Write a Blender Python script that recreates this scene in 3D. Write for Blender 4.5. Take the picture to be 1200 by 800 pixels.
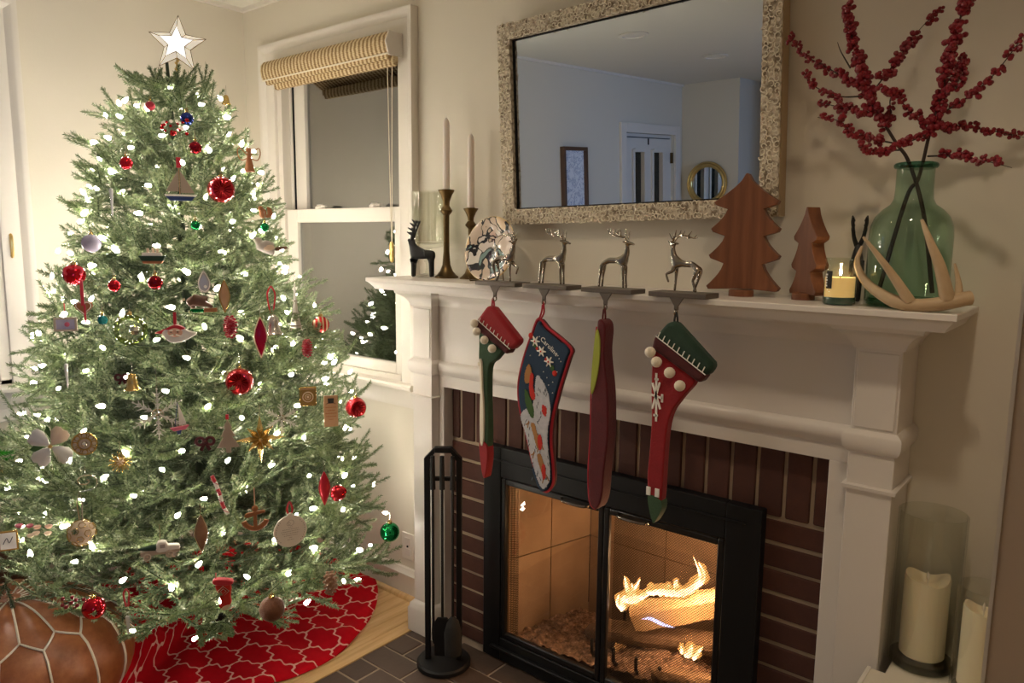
import bpy, bmesh, math, random
from mathutils import Vector, Matrix
from math import pi, sin, cos, radians
for o in list(bpy.data.objects): bpy.data.objects.remove(o)
S = bpy.context.scene
COL = S.collection
RND = random.Random(7)
# ---------------- camera, world, light, exposure ----------------
cam = bpy.data.cameras.new('camera'); camo = bpy.data.objects.new('camera', cam); COL.objects.link(camo)
cam.sensor_width = 36; cam.lens = 868.62/1200*36; cam.clip_start = .02
yaw, pit, rol = .6898867, -.1383567, -.0102911
Rz = Matrix(((cos(yaw), sin(yaw), 0), (-sin(yaw), cos(yaw), 0), (0, 0, 1)))
Bm = Matrix(((1, 0, 0), (0, 0, -1), (0, 1, 0)))
Rp = Matrix(((1, 0, 0), (0, cos(pit), sin(pit)), (0, -sin(pit), cos(pit))))
Rr = Matrix(((cos(rol), sin(rol), 0), (-sin(rol), cos(rol), 0), (0, 0, 1)))
RR = Rr @ Rp @ Bm @ Rz
camo.matrix_world = Matrix.Translation((0, -1.9, 1.42)) @ Matrix((RR[0], -RR[1], -RR[2])).transposed().to_4x4()
S.camera = camo
vs = S.view_settings
vs.view_transform = 'Standard'; vs.look = 'None'; vs.exposure = 0.0; vs.gamma = 1; vs.use_curve_mapping = False
W = bpy.data.worlds.new('night'); S.world = W; W.use_nodes = True
W.node_tree.nodes['Background'].inputs[0].default_value = (.30, .38, .55, 1)
W.node_tree.nodes['Background'].inputs[1].default_value = .02
def area(name, loc, rot, sx, sy, col, power):
    l = bpy.data.lights.new(name, 'AREA'); l.shape = 'RECTANGLE'; l.size = sx; l.size_y = sy; l.color = col; l.energy = power
    o = bpy.data.objects.new(name, l); o.location = loc; o.rotation_euler = rot; COL.objects.link(o); return o
# added cool fill with no visible source, gives the left wall its blue cast
area('dusk_window_light', (1.5, -3.2, 1.5), (0, radians(90), 0), 1.3, 1.1, (.36, .58, 1.0), 9.5).data.spread = radians(75)
def point(name, loc, col, power, rad):
    l = bpy.data.lights.new(name, 'POINT'); l.color = col; l.energy = power; l.shadow_soft_size = rad
    o = bpy.data.objects.new(name, l); o.location = loc; COL.objects.link(o); return o

# recessed ceiling downlights that are switched on (their fittings are built with the ceiling)
def spot(name, loc, col, power, rad=.06, size=135):
    l = bpy.data.lights.new(name, 'SPOT'); l.color = col; l.energy = power; l.shadow_soft_size = rad; l.spot_size = radians(size); l.spot_blend = .7
    o = bpy.data.objects.new(name, l); o.location = loc; COL.objects.link(o); return o
DOWN = [(-.22, -1.0, 27), (-1.5, -.95, 20)]
for x_, y_, p_ in DOWN: spot('downlight', (x_, y_, 2.40), (1, .82, .60), p_)

# ---------------- helpers ----------------
def sock(nd, k): return nd.inputs[k]
class NT:
    def __init__(s, m): s.t = m.node_tree; s.b = s.t.nodes['Principled BSDF']
    def n(s, typ, **kw):
        nd = s.t.nodes.new(typ)
        for k, v in kw.items():
            if k[0] == '_': setattr(nd, k[1:], v)
        return nd
    def l(s, a, b): s.t.links.new(a, b)
    def m(s, op, a, b=None, c=None):
        nd = s.n('ShaderNodeMath'); nd.operation = op
        for i, v in enumerate((a, b, c)):
            if v is None: continue
            if isinstance(v, (int, float)): nd.inputs[i].default_value = v
            else: s.l(v, nd.inputs[i])
        return nd.outputs[0]
    def mix(s, f, a, b):
        nd = s.n('ShaderNodeMix'); nd.data_type = 'RGBA'
        for i, v in ((0, f), (6, a), (7, b)):
            if isinstance(v, (int, float)): nd.inputs[i].default_value = v
            elif isinstance(v, tuple): nd.inputs[i].default_value = (*v[:3], 1)
            else: s.l(v, nd.inputs[i])
        return nd.outputs[2]
    def coord(s, which='Object'):
        return s.n('ShaderNodeTexCoord').outputs[which]
    def noise(s, scale, detail=3, rough=.5, vec=None, out=0):
        nd = s.n('ShaderNodeTexNoise'); nd.inputs['Scale'].default_value = scale; nd.inputs['Detail'].default_value = detail; nd.inputs['Roughness'].default_value = rough
        s.l(vec if vec is not None else s.coord(), nd.inputs['Vector']); return nd.outputs[out]
    def mapped(s, sc, vec=None):
        nd = s.n('ShaderNodeMapping'); nd.inputs['Scale'].default_value = sc
        s.l(vec if vec is not None else s.coord(), nd.inputs['Vector']); return nd.outputs[0]
    def ramp(s, f, stops):
        nd = s.n('ShaderNodeValToRGB'); e = nd.color_ramp.elements
        while len(e) < len(stops): e.new(.5)
        for i, (p, c) in enumerate(stops): e[i].position = p; e[i].color = (*c, 1)
        s.l(f, nd.inputs[0]); return nd.outputs[0]
    def bump(s, h, st, dist=.002):
        nd = s.n('ShaderNodeBump'); nd.inputs['Strength'].default_value = st; nd.inputs['Distance'].default_value = dist
        s.l(h, nd.inputs['Height']); s.l(nd.outputs[0], s.b.inputs['Normal'])
MATS = {}
def M(name, col=(.8, .8, .8), rough=.5, metal=0, var=None, bump=None, emit=None, spec=None, coat=0, sheen=0, trans=0, ior=None, sss=0):
    m = bpy.data.materials.new(name); m.use_nodes = True; MATS[name] = m; t = NT(m); b = t.b
    b.inputs['Base Color'].default_value = (*col, 1); b.inputs['Roughness'].default_value = rough; b.inputs['Metallic'].default_value = metal
    if spec is not None: b.inputs['Specular IOR Level'].default_value = spec
    if coat: b.inputs['Coat Weight'].default_value = coat
    if sheen: b.inputs['Sheen Weight'].default_value = sheen
    if trans: b.inputs['Transmission Weight'].default_value = trans
    if ior: b.inputs['IOR'].default_value = ior
    if sss: b.inputs['Subsurface Weight'].default_value = sss; b.inputs['Subsurface Radius'].default_value = (.02, .015, .01)
    if emit: b.inputs['Emission Color'].default_value = (*emit[0], 1); b.inputs['Emission Strength'].default_value = emit[1]
    if var:   # (scale, second colour)
        t.l(t.mix(t.noise(var[0], 4), col, var[1]), b.inputs['Base Color'])
    if bump: t.bump(t.noise(bump[0], 4), bump[1], bump[2] if len(bump) > 2 else .002)
    return m
def glass(name, tint, rough=.02, refl=1.0, ior=1.5):
    m = bpy.data.materials.new(name); m.use_nodes = True; MATS[name] = m; t = NT(m)
    tr = t.n('ShaderNodeBsdfTransparent'); tr.inputs[0].default_value = (*tint, 1)
    gl = t.n('ShaderNodeBsdfGlossy'); gl.inputs['Roughness'].default_value = rough
    lw = t.n('ShaderNodeLayerWeight'); lw.inputs[0].default_value = .5
    f0 = min(.6, ((ior-1)/(ior+1))**2*refl)
    mx = t.n('ShaderNodeMixShader'); t.l(t.m('MULTIPLY_ADD', t.m('POWER', lw.outputs['Facing'], 5.), 1-f0, f0), mx.inputs[0]); t.l(tr.outputs[0], mx.inputs[1]); t.l(gl.outputs[0], mx.inputs[2])
    t.l(mx.outputs[0], t.t.nodes['Material Output'].inputs[0]); return m

class G:
    def __init__(s): s.v = []; s.f = []
    def add(s, v, f, mat=None):
        o = len(s.v)
        s.v += [tuple(mat @ Vector(p)) if mat else tuple(p) for p in v]
        s.f += [tuple(i+o for i in q) for q in f]; return s
    def box(s, x0, x1, y0, y1, z0, z1, mat=None):
        v = [(x, y, z) for z in (z0, z1) for y in (y0, y1) for x in (x0, x1)]
        return s.add(v, [(0, 2, 3, 1), (4, 5, 7, 6), (0, 1, 5, 4), (2, 6, 7, 3), (0, 4, 6, 2), (1, 3, 7, 5)], mat)
    def prism(s, poly, d0, d1, ax='y', mat=None):
        # polygon given in the two other axes (x,z for y; y,z for x; x,y for z)
        def P(a, b, d): return {'y': (a, d, b), 'x': (d, a, b), 'z': (a, b, d)}[ax]
        n = len(poly); v = [P(a, b, d0) for a, b in poly]+[P(a, b, d1) for a, b in poly]
        f = [tuple(range(n)), tuple(range(2*n-1, n-1, -1))]+[(i, i+n, (i+1) % n+n, (i+1) % n) for i in range(n)]
        return s.add(v, f, mat)
    def tube(s, path, rad, n=8, mat=None, closed=False, flat=1.0):
        P = [Vector(p) for p in path]; m = len(P); o = len(s.v); up = None; v = []
        for i, p in enumerate(P):
            if closed: d = P[(i+1) % m]-P[i-1]
            else: d = P[min(i+1, m-1)]-P[max(i-1, 0)]
            d.normalize()
            if up is None: up = Vector((0, 0, 1)) if abs(d.z) < .9 else Vector((1, 0, 0))
            a = (up-d*up.dot(d)); a.normalize(); b = d.cross(a); up = a
            r = rad[i] if isinstance(rad, (list, tuple)) else rad
            for k in range(n): t = 2*pi*k/n; v.append(p+a*(r*cos(t))+b*(r*flat*sin(t)))
        f = []
        for i in range(m if closed else m-1):
            j = (i+1) % m
            for k in range(n): k2 = (k+1) % n; f.append((i*n+k, i*n+k2, j*n+k2, j*n+k))
        if not closed: f += [tuple(range(n-1, -1, -1)), tuple((m-1)*n+k for k in range(n))]
        return s.add(v, f, mat)
    def lathe(s, prof, n=24, c=(0, 0, 0), mat=None, sy=1.0):
        v = []; m = len(prof)
        for r, z in prof:
            for k in range(n): t = 2*pi*k/n; v.append((c[0]+r*cos(t), c[1]+r*sin(t)*sy, c[2]+z))
        f = [(i*n+k, i*n+(k+1) % n, (i+1)*n+(k+1) % n, (i+1)*n+k) for i in range(m-1) for k in range(n)]
        if prof[0][0] > 1e-6: f.append(tuple(range(n-1, -1, -1)))
        if prof[-1][0] > 1e-6: f.append(tuple((m-1)*n+k for k in range(n)))
        return s.add(v, f, mat)
    def ball(s, c, r, n=12, sc=(1, 1, 1), mat=None):
        h = n//2; v = [(c[0], c[1], c[2]-r*sc[2])]; f = []
        for i in range(1, h):
            a = pi*i/h
            for k in range(n): t = 2*pi*k/n; v.append((c[0]+r*sc[0]*sin(a)*cos(t), c[1]+r*sc[1]*sin(a)*sin(t), c[2]-r*sc[2]*cos(a)))
        v.append((c[0], c[1], c[2]+r*sc[2])); e = len(v)-1
        for k in range(n): f.append((0, 1+(k+1) % n, 1+k)); f.append((e, e-n+k, e-n+(k+1) % n))
        for i in range(h-2):
            for k in range(n): a = 1+i*n; f.append((a+k, a+(k+1) % n, a+n+(k+1) % n, a+n+k))
        return s.add(v, f, mat)
    def torus(s, c, R, r, n=16, k=6, ax='y', a0=0, a1=2*pi, flat=1.0):
        full = abs(a1-a0-2*pi) < 1e-6; pts = []
        for i in range(n if full else n+1):
            t = a0+(a1-a0)*i/n
            q = {'y': (cos(t), 0, sin(t)), 'z': (cos(t), sin(t), 0), 'x': (0, cos(t), sin(t))}[ax]
            pts.append((c[0]+R*q[0], c[1]+R*q[1], c[2]+R*q[2]))
        return s.tube(pts, r, k, closed=full, flat=flat)
    def mesh(s, name, smooth=True):
        me = bpy.data.meshes.new(name); me.from_pydata([tuple(p) for p in s.v], [], s.f); me.update()
        bm = bmesh.new(); bm.from_mesh(me); bmesh.ops.recalc_face_normals(bm, faces=bm.faces); bm.to_mesh(me); bm.free()
        if smooth: me.shade_smooth(); me.set_sharp_from_angle(angle=radians(38))
        return me
    def obj(s, name, mat, parent=None, smooth=True, bevel=0, seg=2, **tags):
        o = bpy.data.objects.new(name, s.mesh(name, smooth)); COL.objects.link(o)
        mt = MATS[mat] if isinstance(mat, str) else mat
        o.data.materials.append(mt)
        if parent: o.parent = parent
        if bevel:
            b = o.modifiers.new('bevel', 'BEVEL'); b.width = bevel; b.segments = seg; b.limit_method = 'ANGLE'; b.angle_limit = radians(40)
        for k, v in tags.items(): o[k] = v
        return o
def inst(src, name=None, parent=None, loc=None, rot=None, sc=None):
    c = src.copy(); COL.objects.link(c)
    if name: c.name = name
    if parent: c.parent = parent
    if loc is not None: c.location = loc
    if rot is not None: c.rotation_euler = rot
    if sc is not None: c.scale = sc if isinstance(sc, (tuple, Vector)) else (sc, sc, sc)
    return c
def tag(o, label, cat, group=None, kind=None):
    o['label'] = label; o['category'] = cat
    if group: o['group'] = group
    if kind: o['kind'] = kind
    return o
def thing(name, label=None, cat=None, loc=(0, 0, 0), rz=0, group=None, kind=None):
    o = bpy.data.objects.new(name, None); COL.objects.link(o); o.location = loc; o.rotation_euler = (0, 0, rz); o.empty_display_size = .05
    if label: o['label'] = label
    if cat: o['category'] = cat
    if group: o['group'] = group
    if kind: o['kind'] = kind
    return o
def struct(name, label=None, cat=None):
    o = thing(name, label, cat); o['kind'] = 'structure'; return o
def skin(name, vs_, es, mat, parent, sub=2, root=0):
    me = bpy.data.meshes.new(name); me.from_pydata([q[:3] for q in vs_], es, []); me.update()
    o = bpy.data.objects.new(name, me); COL.objects.link(o); o.parent = parent
    k = o.modifiers.new('skin', 'SKIN'); k.use_smooth_shade = True
    for i, q in enumerate(vs_): me.skin_vertices[0].data[i].radius = (q[3], q[3]); me.skin_vertices[0].data[i].use_root = (i == root)
    u = o.modifiers.new('sub', 'SUBSURF'); u.levels = sub; u.render_levels = sub
    me.materials.append(MATS[mat]); return o
def text(body, size, mat, parent, loc, rot, name='lettering', extrude=.0003, align='CENTER'):
    c = bpy.data.curves.new(name, 'FONT'); c.body = body; c.size = size; c.align_x = align; c.align_y = 'CENTER'; c.extrude = extrude; c.resolution_u = 2
    t = bpy.data.objects.new(name, c); COL.objects.link(t); bpy.context.view_layer.update()
    me = bpy.data.meshes.new_from_object(t.evaluated_get(bpy.context.evaluated_depsgraph_get()))
    bpy.data.objects.remove(t)
    o = bpy.data.objects.new(name, me); COL.objects.link(o); o.parent = parent; o.location = loc; o.rotation_euler = rot
    me.materials.clear(); me.materials.append(MATS[mat]); return o
def smoothpath(pts, n):
    # Catmull-Rom through the points
    P = [Vector(p) for p in pts]; out = []; m = len(P)-1
    for i in range(n+1):
        t = i/n*m; k = min(int(t), m-1); u = t-k
        a, b, c, d = P[max(k-1, 0)], P[k], P[k+1], P[min(k+2, m)]
        out.append(.5*((2*b)+(c-a)*u+(2*a-5*b+4*c-d)*u*u+(3*b-a-3*c+d)*u**3))
    return out
# ---------------- materials ----------------
M('wall_paint', (.67, .615, .515), .55, var=(1.3, (.71, .655, .55)), bump=(160, .10))
M('ceiling_paint', (.74, .71, .63), .7)
M('trim_white', (.74, .69, .62), .35, bump=(30, .03))
M('mantel_white', (.72, .67, .62), .32, bump=(25, .04))
M('black_metal', (.008, .008, .009), .5, spec=.25)
M('dark_outside', (.002, .002, .003), 1)
M('silver', (.40, .36, .31), .19, metal=1, var=(60, (.26, .23, .19)))
M('holder_base', (.15, .125, .105), .45, metal=.6)
M('brass_dark', (.19, .125, .055), .36, metal=1, var=(30, (.10, .065, .03)))
M('brass', (.72, .50, .18), .28, metal=1)
M('gold', (.75, .55, .22), .3, metal=1, var=(40, (.55, .38, .14)))
M('taper_wax', (.80, .72, .66), .45, sss=.3)
M('pillar_wax', (.90, .78, .58), .5, sss=.4)
M('bark', (.035, .018, .012), .7, bump=(80, .4))
M('berry', (.26, .008, .018), .42, var=(150, (.15, .004, .012)))
M('bone', (.60, .46, .29), .55, var=(22, (.38, .25, .13)), bump=(60, .15))
M('black_deer', (.008, .008, .009), .5)
M('red_felt', (.34, .008, .014), .9, sheen=.12, bump=(220, .6), var=(38, (0.22, 0.004, 0.008)))
M('green_felt', (.045, .10, .045), .9, sheen=.1, bump=(220, .6), var=(38, (0.025, 0.06, 0.028)))
M('dark_green_felt', (.02, .055, .032), .9, sheen=.1, bump=(220, .6), var=(38, (0.01, 0.03, 0.018)))
M('maroon_felt', (.09, .010, .012), .9, sheen=.1, bump=(220, .6), var=(38, (0.05, 0.005, 0.007)))
M('wine_velvet', (.12, .004, .010), .85, sheen=.15, bump=(180, .6), var=(38, (0.07, 0.002, 0.006)))
M('cream_wool', (.78, .70, .56), .95, sheen=.4, bump=(200, .5))
M('white_thread', (.85, .82, .76), .9)
M('red_cord', (.40, .015, .03), .8)
M('black_cord', (.02, .02, .02), .8)
M('navy_knit', (.012, .028, .07), .9, bump=(500, .5), var=(300, (.02, .05, .09)))
M('white_knit', (.70, .68, .70), .95, bump=(500, .5), var=(90, (.40, .42, .48)))
M('tan_knit', (.40, .19, .06), .95, bump=(500, .4))
M('red_knit', (.55, .03, .02), .95, bump=(500, .4))
M('green_knit', (.05, .11, .03), .95, bump=(500, .4))
M('lime_felt', (.36, .40, .06), .9)
M('grey_knit', (.10, .11, .14), .95)
# ---------------- the room ----------------
L = -3.135; CZ = 2.413; BY = -4.35; RX = 1.6
WIN = (-2.895, -2.10, .87, 2.14)   # opening of the window in the back wall x0,x1,z0,z1
LW = (-1.90, -1.0, .87, 2.145)      # opening in the left wall y0,y1,z0,z1
wb = struct('wall_back', 'beige painted wall behind the mantel and the window', 'wall')
g = G(); x0, x1, z0, z1 = WIN
g.box(L-.1, x0, 0, .14, 0, CZ).box(x1, -1.60, 0, .14, 0, CZ).box(x0, x1, 0, .14, 0, z0).box(x0, x1, 0, .14, z1, CZ)
g.box(-1.60, -.66, 0, .14, .80, CZ).box(-.66, RX, 0, .14, 0, CZ)
g.obj('plaster', 'wall_paint', wb, smooth=False)
wl = struct('wall_left', 'beige painted wall beside the tree with a tall window', 'wall')
g = G(); y0, y1, z0, z1 = LW
g.box(L-.14, L, y1, .14, 0, CZ).box(L-.14, L, -3.38, y0, 0, CZ).box(L-.14, L, y0, y1, 0, z0).box(L-.14, L, y0, y1, z1, CZ).box(L-.14, L, BY-.1, -4.19, 0, CZ).box(L-.14, L, -4.19, -3.38, 1.99, CZ)
g.obj('plaster', 'wall_paint', wl, smooth=False)
wf = struct('wall_rear', 'beige wall at the far end of the room seen in the mirror', 'wall')
G().box(L, -2.612, BY-.12, BY, 0, CZ).box(-1.55, RX, BY-.12, BY, 0, CZ).obj('plaster', 'wall_paint', wf, smooth=False)
G().box(-2.612, -1.5, BY-1.3, BY-1.2, 0, CZ).box(-2.712, -2.612, BY-1.2, BY-.12, 0, CZ).box(-1.5, -1.4, BY-1.2, BY-.12, 0, CZ).obj('hall_plaster', 'wall_paint', wf, smooth=False)
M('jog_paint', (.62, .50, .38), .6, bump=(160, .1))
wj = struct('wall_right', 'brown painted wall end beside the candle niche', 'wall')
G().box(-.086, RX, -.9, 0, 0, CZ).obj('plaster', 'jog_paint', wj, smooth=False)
G().box(-.0885, -.0845, -.9025, -.8985, 0, CZ).obj('corner_bead', 'trim_white', wj)
G().box(RX, RX+.1, BY-.12, -.9, 0, .75).box(RX, RX+.1, BY-.12, -.9, 2.2, CZ).box(RX, RX+.1, -2.2, -.9, .75, 2.2).box(RX, RX+.1, BY-.12, -3.8, .75, 2.2).obj('side_plaster', 'wall_paint', wj, smooth=False)
ce = struct('ceiling', 'pale flat ceiling', 'ceiling')
G().box(L-.1, RX+.1, BY-1.3, .1, CZ, CZ+.1).obj('board', 'ceiling_paint', ce, smooth=False)
t1 = struct('trim_1', 'thin white moulding where the walls meet the ceiling', 'moulding')
for n_, b_ in (('back', (L, RX, -.018, 0, CZ-.016, CZ)), ('left', (L, L+.018, BY, -.018, CZ-.016, CZ))):
    G().box(*b_).obj('ceiling_strip', 'trim_white', t1)
# floor: real boards by the tree, plain boards beyond
def wood(name, c1, c2, c3, sc=(60, 4, 4), rough=.35):
    m = M(name, c1, rough); t = NT(m)
    oi = t.n('ShaderNodeObjectInfo').outputs['Random']
    v = t.n('ShaderNodeVectorMath'); v.operation = 'ADD'; t.l(t.mapped(sc), v.inputs[0])
    cb = t.n('ShaderNodeCombineXYZ')
    for i in range(3): t.l(t.m('MULTIPLY', oi, 37.), cb.inputs[i])
    t.l(cb.outputs[0], v.inputs[1])
    nz = t.noise(1.0, 5, .6, v.outputs[0])
    c = t.ramp(nz, [(.25, c3), (.5, c1), (.75, c2)])
    t.l(t.mix(t.m('MULTIPLY', oi, .25), c, c3), t.b.inputs['Base Color']); t.bump(nz, .08); return m
wood('oak_floor', (.70, .45, .21), (.80, .56, .29), (.54, .31, .12), rough=.3)
fl = struct('floor', 'honey coloured wooden strip floor', 'floor')
G().box(L-.1, RX+.1, BY-1.3, .14, -.06, -.012).obj('subfloor', 'oak_floor', fl, smooth=False)
pm = None
for i in range(22):
    xa = -1.889-.058*(i+1)
    for j, (ya, yb) in enumerate(((-1.02-.31*(i % 3), -.003), (-2.6, -1.022-.31*(i % 3)))):
        if xa+.0572 < L: continue
        o = G().box(max(xa, L), xa+.0572, ya, yb, -.012, 0).obj('plank', 'oak_floor', fl, bevel=.0012, seg=1)
G().box(-1.889, RX, BY, -1.32, -.012, 0).box(L, -1.889, BY, -2.602, -.012, 0).obj('far_boards', 'oak_floor', fl, smooth=False)
# hearth of flat bricks, flush with the boards
M('mortar', (.30, .23, .17), .9, bump=(200, .4))
def brickmat(name, c1, c2, rough=.75):
    m = M(name, c1, rough); t = NT(m); oi = t.n('ShaderNodeObjectInfo').outputs['Random']
    a = t.mix(t.noise(25, 5, .7), c1, c2)
    t.l(t.mix(t.m('MULTIPLY', oi, .55), a, c2), t.b.inputs['Base Color']); t.bump(t.noise(90, 4), .35); return m
brickmat('hearth_brick', (.10, .062, .044), (.055, .034, .025), .6)
brickmat('wall_brick', (.115, .038, .022), (.05, .016, .011), .8)
he = struct('hearth', 'dark brown brick hearth laid flush with the wooden floor', 'hearth')
G().box(-1.887, -.13, -1.32, -.07, -.05, -.0035).obj('mortar_bed', 'mortar', he, smooth=False)
for r in range(12):
    yb = -.107-.1*r; ya = yb-.094
    x = -1.887-(.1 if r % 2 else 0); first = True
    while x < -.14:
        a = max(x, -1.887); b = min(x+.194, -.135)
        if b-a > .03:
            o = G().box(a+RND.uniform(0, .002), b-RND.uniform(0, .003), ya+RND.uniform(0, .002), yb, -.04, RND.uniform(-.0015, .001)).obj('paver', 'hearth_brick', he, bevel=.003, seg=2)
        x += .2
# baseboards
def profile_run(poly, a, b, ax): return G().prism(poly, a, b, ax)
bb = struct('baseboard_back', 'white moulded baseboard under the window with an oak shoe strip', 'baseboard')
G().prism([(0, .0), (-.016, .0), (-.016, .085), (-.024, .09), (-.024, .10), (-.014, .108), (-.010, .118), (0, .12)], L, -1.907, 'x').obj('board', 'trim_white', bb)
G().prism([(-.016, 0), (-.034, 0), (-.032, .010), (-.026, .016), (-.016, .018)], L, -1.907, 'x').obj('shoe_strip', 'oak_floor', bb)
bl = struct('baseboard_left', 'white moulded baseboard on the wall beside the tree', 'baseboard')
G().prism([(L, .0), (L+.016, .0), (L+.016, .085), (L+.024, .09), (L+.024, .10), (L+.014, .108), (L+.010, .118), (L, .12)], -3.3, -.03, 'y').obj('board', 'trim_white', bl)
# outlet
ou = thing('wall_outlet', 'beige wall outlet plate above the baseboard beside the mantel', 'outlet', (-2.086, -.0, .21))
G().box(-.034, .034, -.006, 0, -.055, .055).obj('cover_plate', 'trim_white', ou, bevel=.003)
for z in (-.022, .022): G().box(-.015, .015, -.008, -.0055, z-.014, z+.014).obj('socket', 'mantel_white', ou, bevel=.002)
G().box(-.004, .003, -.0085, -.006, -.003, .004).obj('screw', 'black_metal', ou)
# ---------------- window in the back wall ----------------
glass('window_glass', (.5, .5, .5), .0, 9.5, 1.45)
x0, x1, z0, z1 = WIN
w1 = struct('window_1', 'white double hung window beside the mantel reflecting the tree', 'window')
CP = [(0, 0), (-.014, 0), (-.018, .008), (-.018, .052), (-.023, .058), (-.030, .066), (-.034, .072), (-.034, .085), (0, .085)]   # (depth, out from opening)
def casing(pts_z0, zt, xa, xb, par):
    # left, right, head with mitred profile
    vL = []; n = len(CP)
    for (sx, xe) in ((-1, xa), (1, xb)):
        g = G(); v = [(xe+sx*w, d, pts_z0) for d, w in CP]+[(xe+sx*w, d, zt+w) for d, w in CP]
        g.add(v, [tuple(range(n)), tuple(range(2*n-1, n-1, -1))]+[(i, i+n, (i+1) % n+n, (i+1) % n) for i in range(n)])
        g.obj('casing', 'trim_white', par)
    g = G(); v = [(xa-w, d, zt+w) for d, w in CP]+[(xb+w, d, zt+w) for d, w in CP]
    g.add(v, [tuple(range(n)), tuple(range(2*n-1, n-1, -1))]+[(i, i+n, (i+1) % n+n, (i+1) % n) for i in range(n)])
    g.obj('head_casing', 'trim_white', par)
casing(z0, z1, x0, x1, w1)
G().box(x0, x0+.02, .0, .14, z0, z1).box(x1-.012, x1, 0, .14, z0, z1).box(x0, x1, 0, .14, z1-.02, z1).box(x0, x1, 0, .14, z0, z0+.02).obj('jamb', 'trim_white', w1)
G().box(x0+.02, x0+.03, .0, .012, z0, z1).box(x0+.02, x0+.034, .045, .055, z0, z1).box(x1-.022, x1-.012, 0, .012, z0, z1).obj('stop_bead', 'trim_white', w1)
G().box(x0+.034, x0+.038, .052, .09, 1.5, z1-.02).obj('sash_channel', 'black_metal', w1)
ls = G(); sa, sb = x0+.03, x1-.022
ls.box(sa, -2.79, .012, .045, .89, 1.534).box(-2.163, sb, .012, .045, .89, 1.534).box(-2.79, -2.163, .012, .045, .89, .933).box(-2.79, -2.163, .012, .045, 1.478, 1.534)
lso = ls.obj('lower_sash', 'trim_white', w1, bevel=.003)
G().box(-2.792, -2.161, .026, .030, .931, 1.48).obj('pane', 'window_glass', lso, smooth=False)
us = G(); us.box(sa+.01, -2.78, .056, .09, 1.49, 2.12).box(-2.17, sb, .056, .09, 1.49, 2.12).box(-2.78, -2.17, .056, .09, 1.49, 1.53).box(-2.78, -2.17, .056, .09, 2.075, 2.12)
uso = us.obj('upper_sash', 'trim_white', w1, bevel=.003)
G().box(-2.782, -2.168, .072, .076, 1.528, 2.077).obj('pane', 'window_glass', uso, smooth=False)
for xx in (-2.65, -2.30):
    lk = G().lathe([(0, 0), (.02, 0), (.02, .008), (.014, .012), (.012, .018), (0, .019)], 14, (xx, .03, 1.534)).box(xx-.006, xx+.04, .024, .036, 1.540, 1.548).obj('sash_lock', 'trim_white', w1)
G().prism([(.10, .845), (.10, .87), (-.05, .87), (-.056, .862), (-.052, .85), (-.03, .845)], x0-.11, -2.012, 'x').obj('sill', 'trim_white', w1)
G().prism([(0, .845), (-.022, .845), (-.020, .80), (-.014, .79), (-.014, .775), (0, .77)], x0-.09, -2.02, 'x').obj('apron', 'trim_white', w1)
no = struct('exterior_night', 'black night outside the windows', 'night')
G().box(-3.4, -1.7, .5, .52, .4, 2.6).obj('dark_yard', 'dark_outside', no, smooth=False)  # black boards added outside the panes, their colour stands for the night
G().box(L-.62, L-.6, -2.6, -.4, .4, 2.6).obj('dark_garden', 'dark_outside', no, smooth=False)
# woven shade
m = M('woven', (.50, .36, .17), .7); t = NT(m)
wv = t.n('ShaderNodeTexWave'); wv.inputs['Scale'].default_value = 14; wv.inputs['Distortion'].default_value = 1.2; wv.inputs['Detail'].default_value = 2; t.l(t.coord(), wv.inputs['Vector'])
w2 = t.n('ShaderNodeTexWave'); w2.bands_direction = 'Z'; w2.inputs['Scale'].default_value = 60; w2.inputs['Distortion'].default_value = 3; t.l(t.coord(), w2.inputs['Vector'])
hh = t.m('MULTIPLY_ADD', w2.outputs[1], .35, t.m('MULTIPLY', wv.outputs[1], .65))
hh = t.m('ADD', hh, t.m('MULTIPLY', t.m('SUBTRACT', t.noise(180, 2), .5), .7))
t.l(t.ramp(hh, [(.2, (.20, .11, .04)), (.5, (.50, .35, .16)), (.8, (.70, .57, .36))]), t.b.inputs['Base Color']); t.bump(hh, .5, .004)
bs = thing('woven_shade', 'rolled up woven bamboo window shade with a curved valance', 'window shade', (-2.47, -.05, 2.05))
hx = .395
prof = [(-.0335, .085), (-.036, .085), (-.044, .07), (-.046, .05), (-.043, .03), (-.036, .012), (-.030, .008), (-.030, .012), (-.040, .05), (-.038, .078)]
G().prism([(.028, .086), (-.030, .086), (-.043, .070), (-.046, .048), (-.042, .026), (-.034, .010), (-.028, .010), (.028, .040)], -hx, hx-.004, 'x').obj('valance', 'woven', bs)
G().prism([(.03, .088), (-.032, .088), (-.048, .05), (-.034, .006), (.03, .006)], hx-.004, hx+.002, 'x').obj('end_cap', 'trim_white', bs)
G().tube([(-hx, -.037, .010), (hx, -.037, .010)], .0028, 6).obj('edge_piping', 'cream_wool', bs)
G().prism([(-.012, .012), (-.030, .010), (-.026, -.004), (-.014, -.006)], -hx+.01, hx-.01, 'x').obj('under_roll', 'woven', bs)
G().prism([(.010, .012), (-.012, .012), (-.016, -.012), (-.010, -.026), (.004, -.026), (.010, -.012)], -hx+.05, hx, 'x').obj('hem_roll', 'woven', bs)
cd = thing('shade_cord', 'pale pull cords of the woven shade ending in a brass cleat', 'cord', (-2.115, -.045, 1.36))
G().tube([(-.012, 0, .70), (-.006, 0, .3), (0, 0, .04)], .0016, 6).tube([(.014, 0, .70), (.006, 0, .3), (.002, 0, .04)], .0016, 6).obj('cord', 'cream_wool', cd)
G().lathe([(0, -.035), (.008, -.03), (.012, -.015), (.012, .03), (.007, .042), (0, .044)], 12, sy=.5).obj('cord_weight', 'brass', cd)
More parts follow.
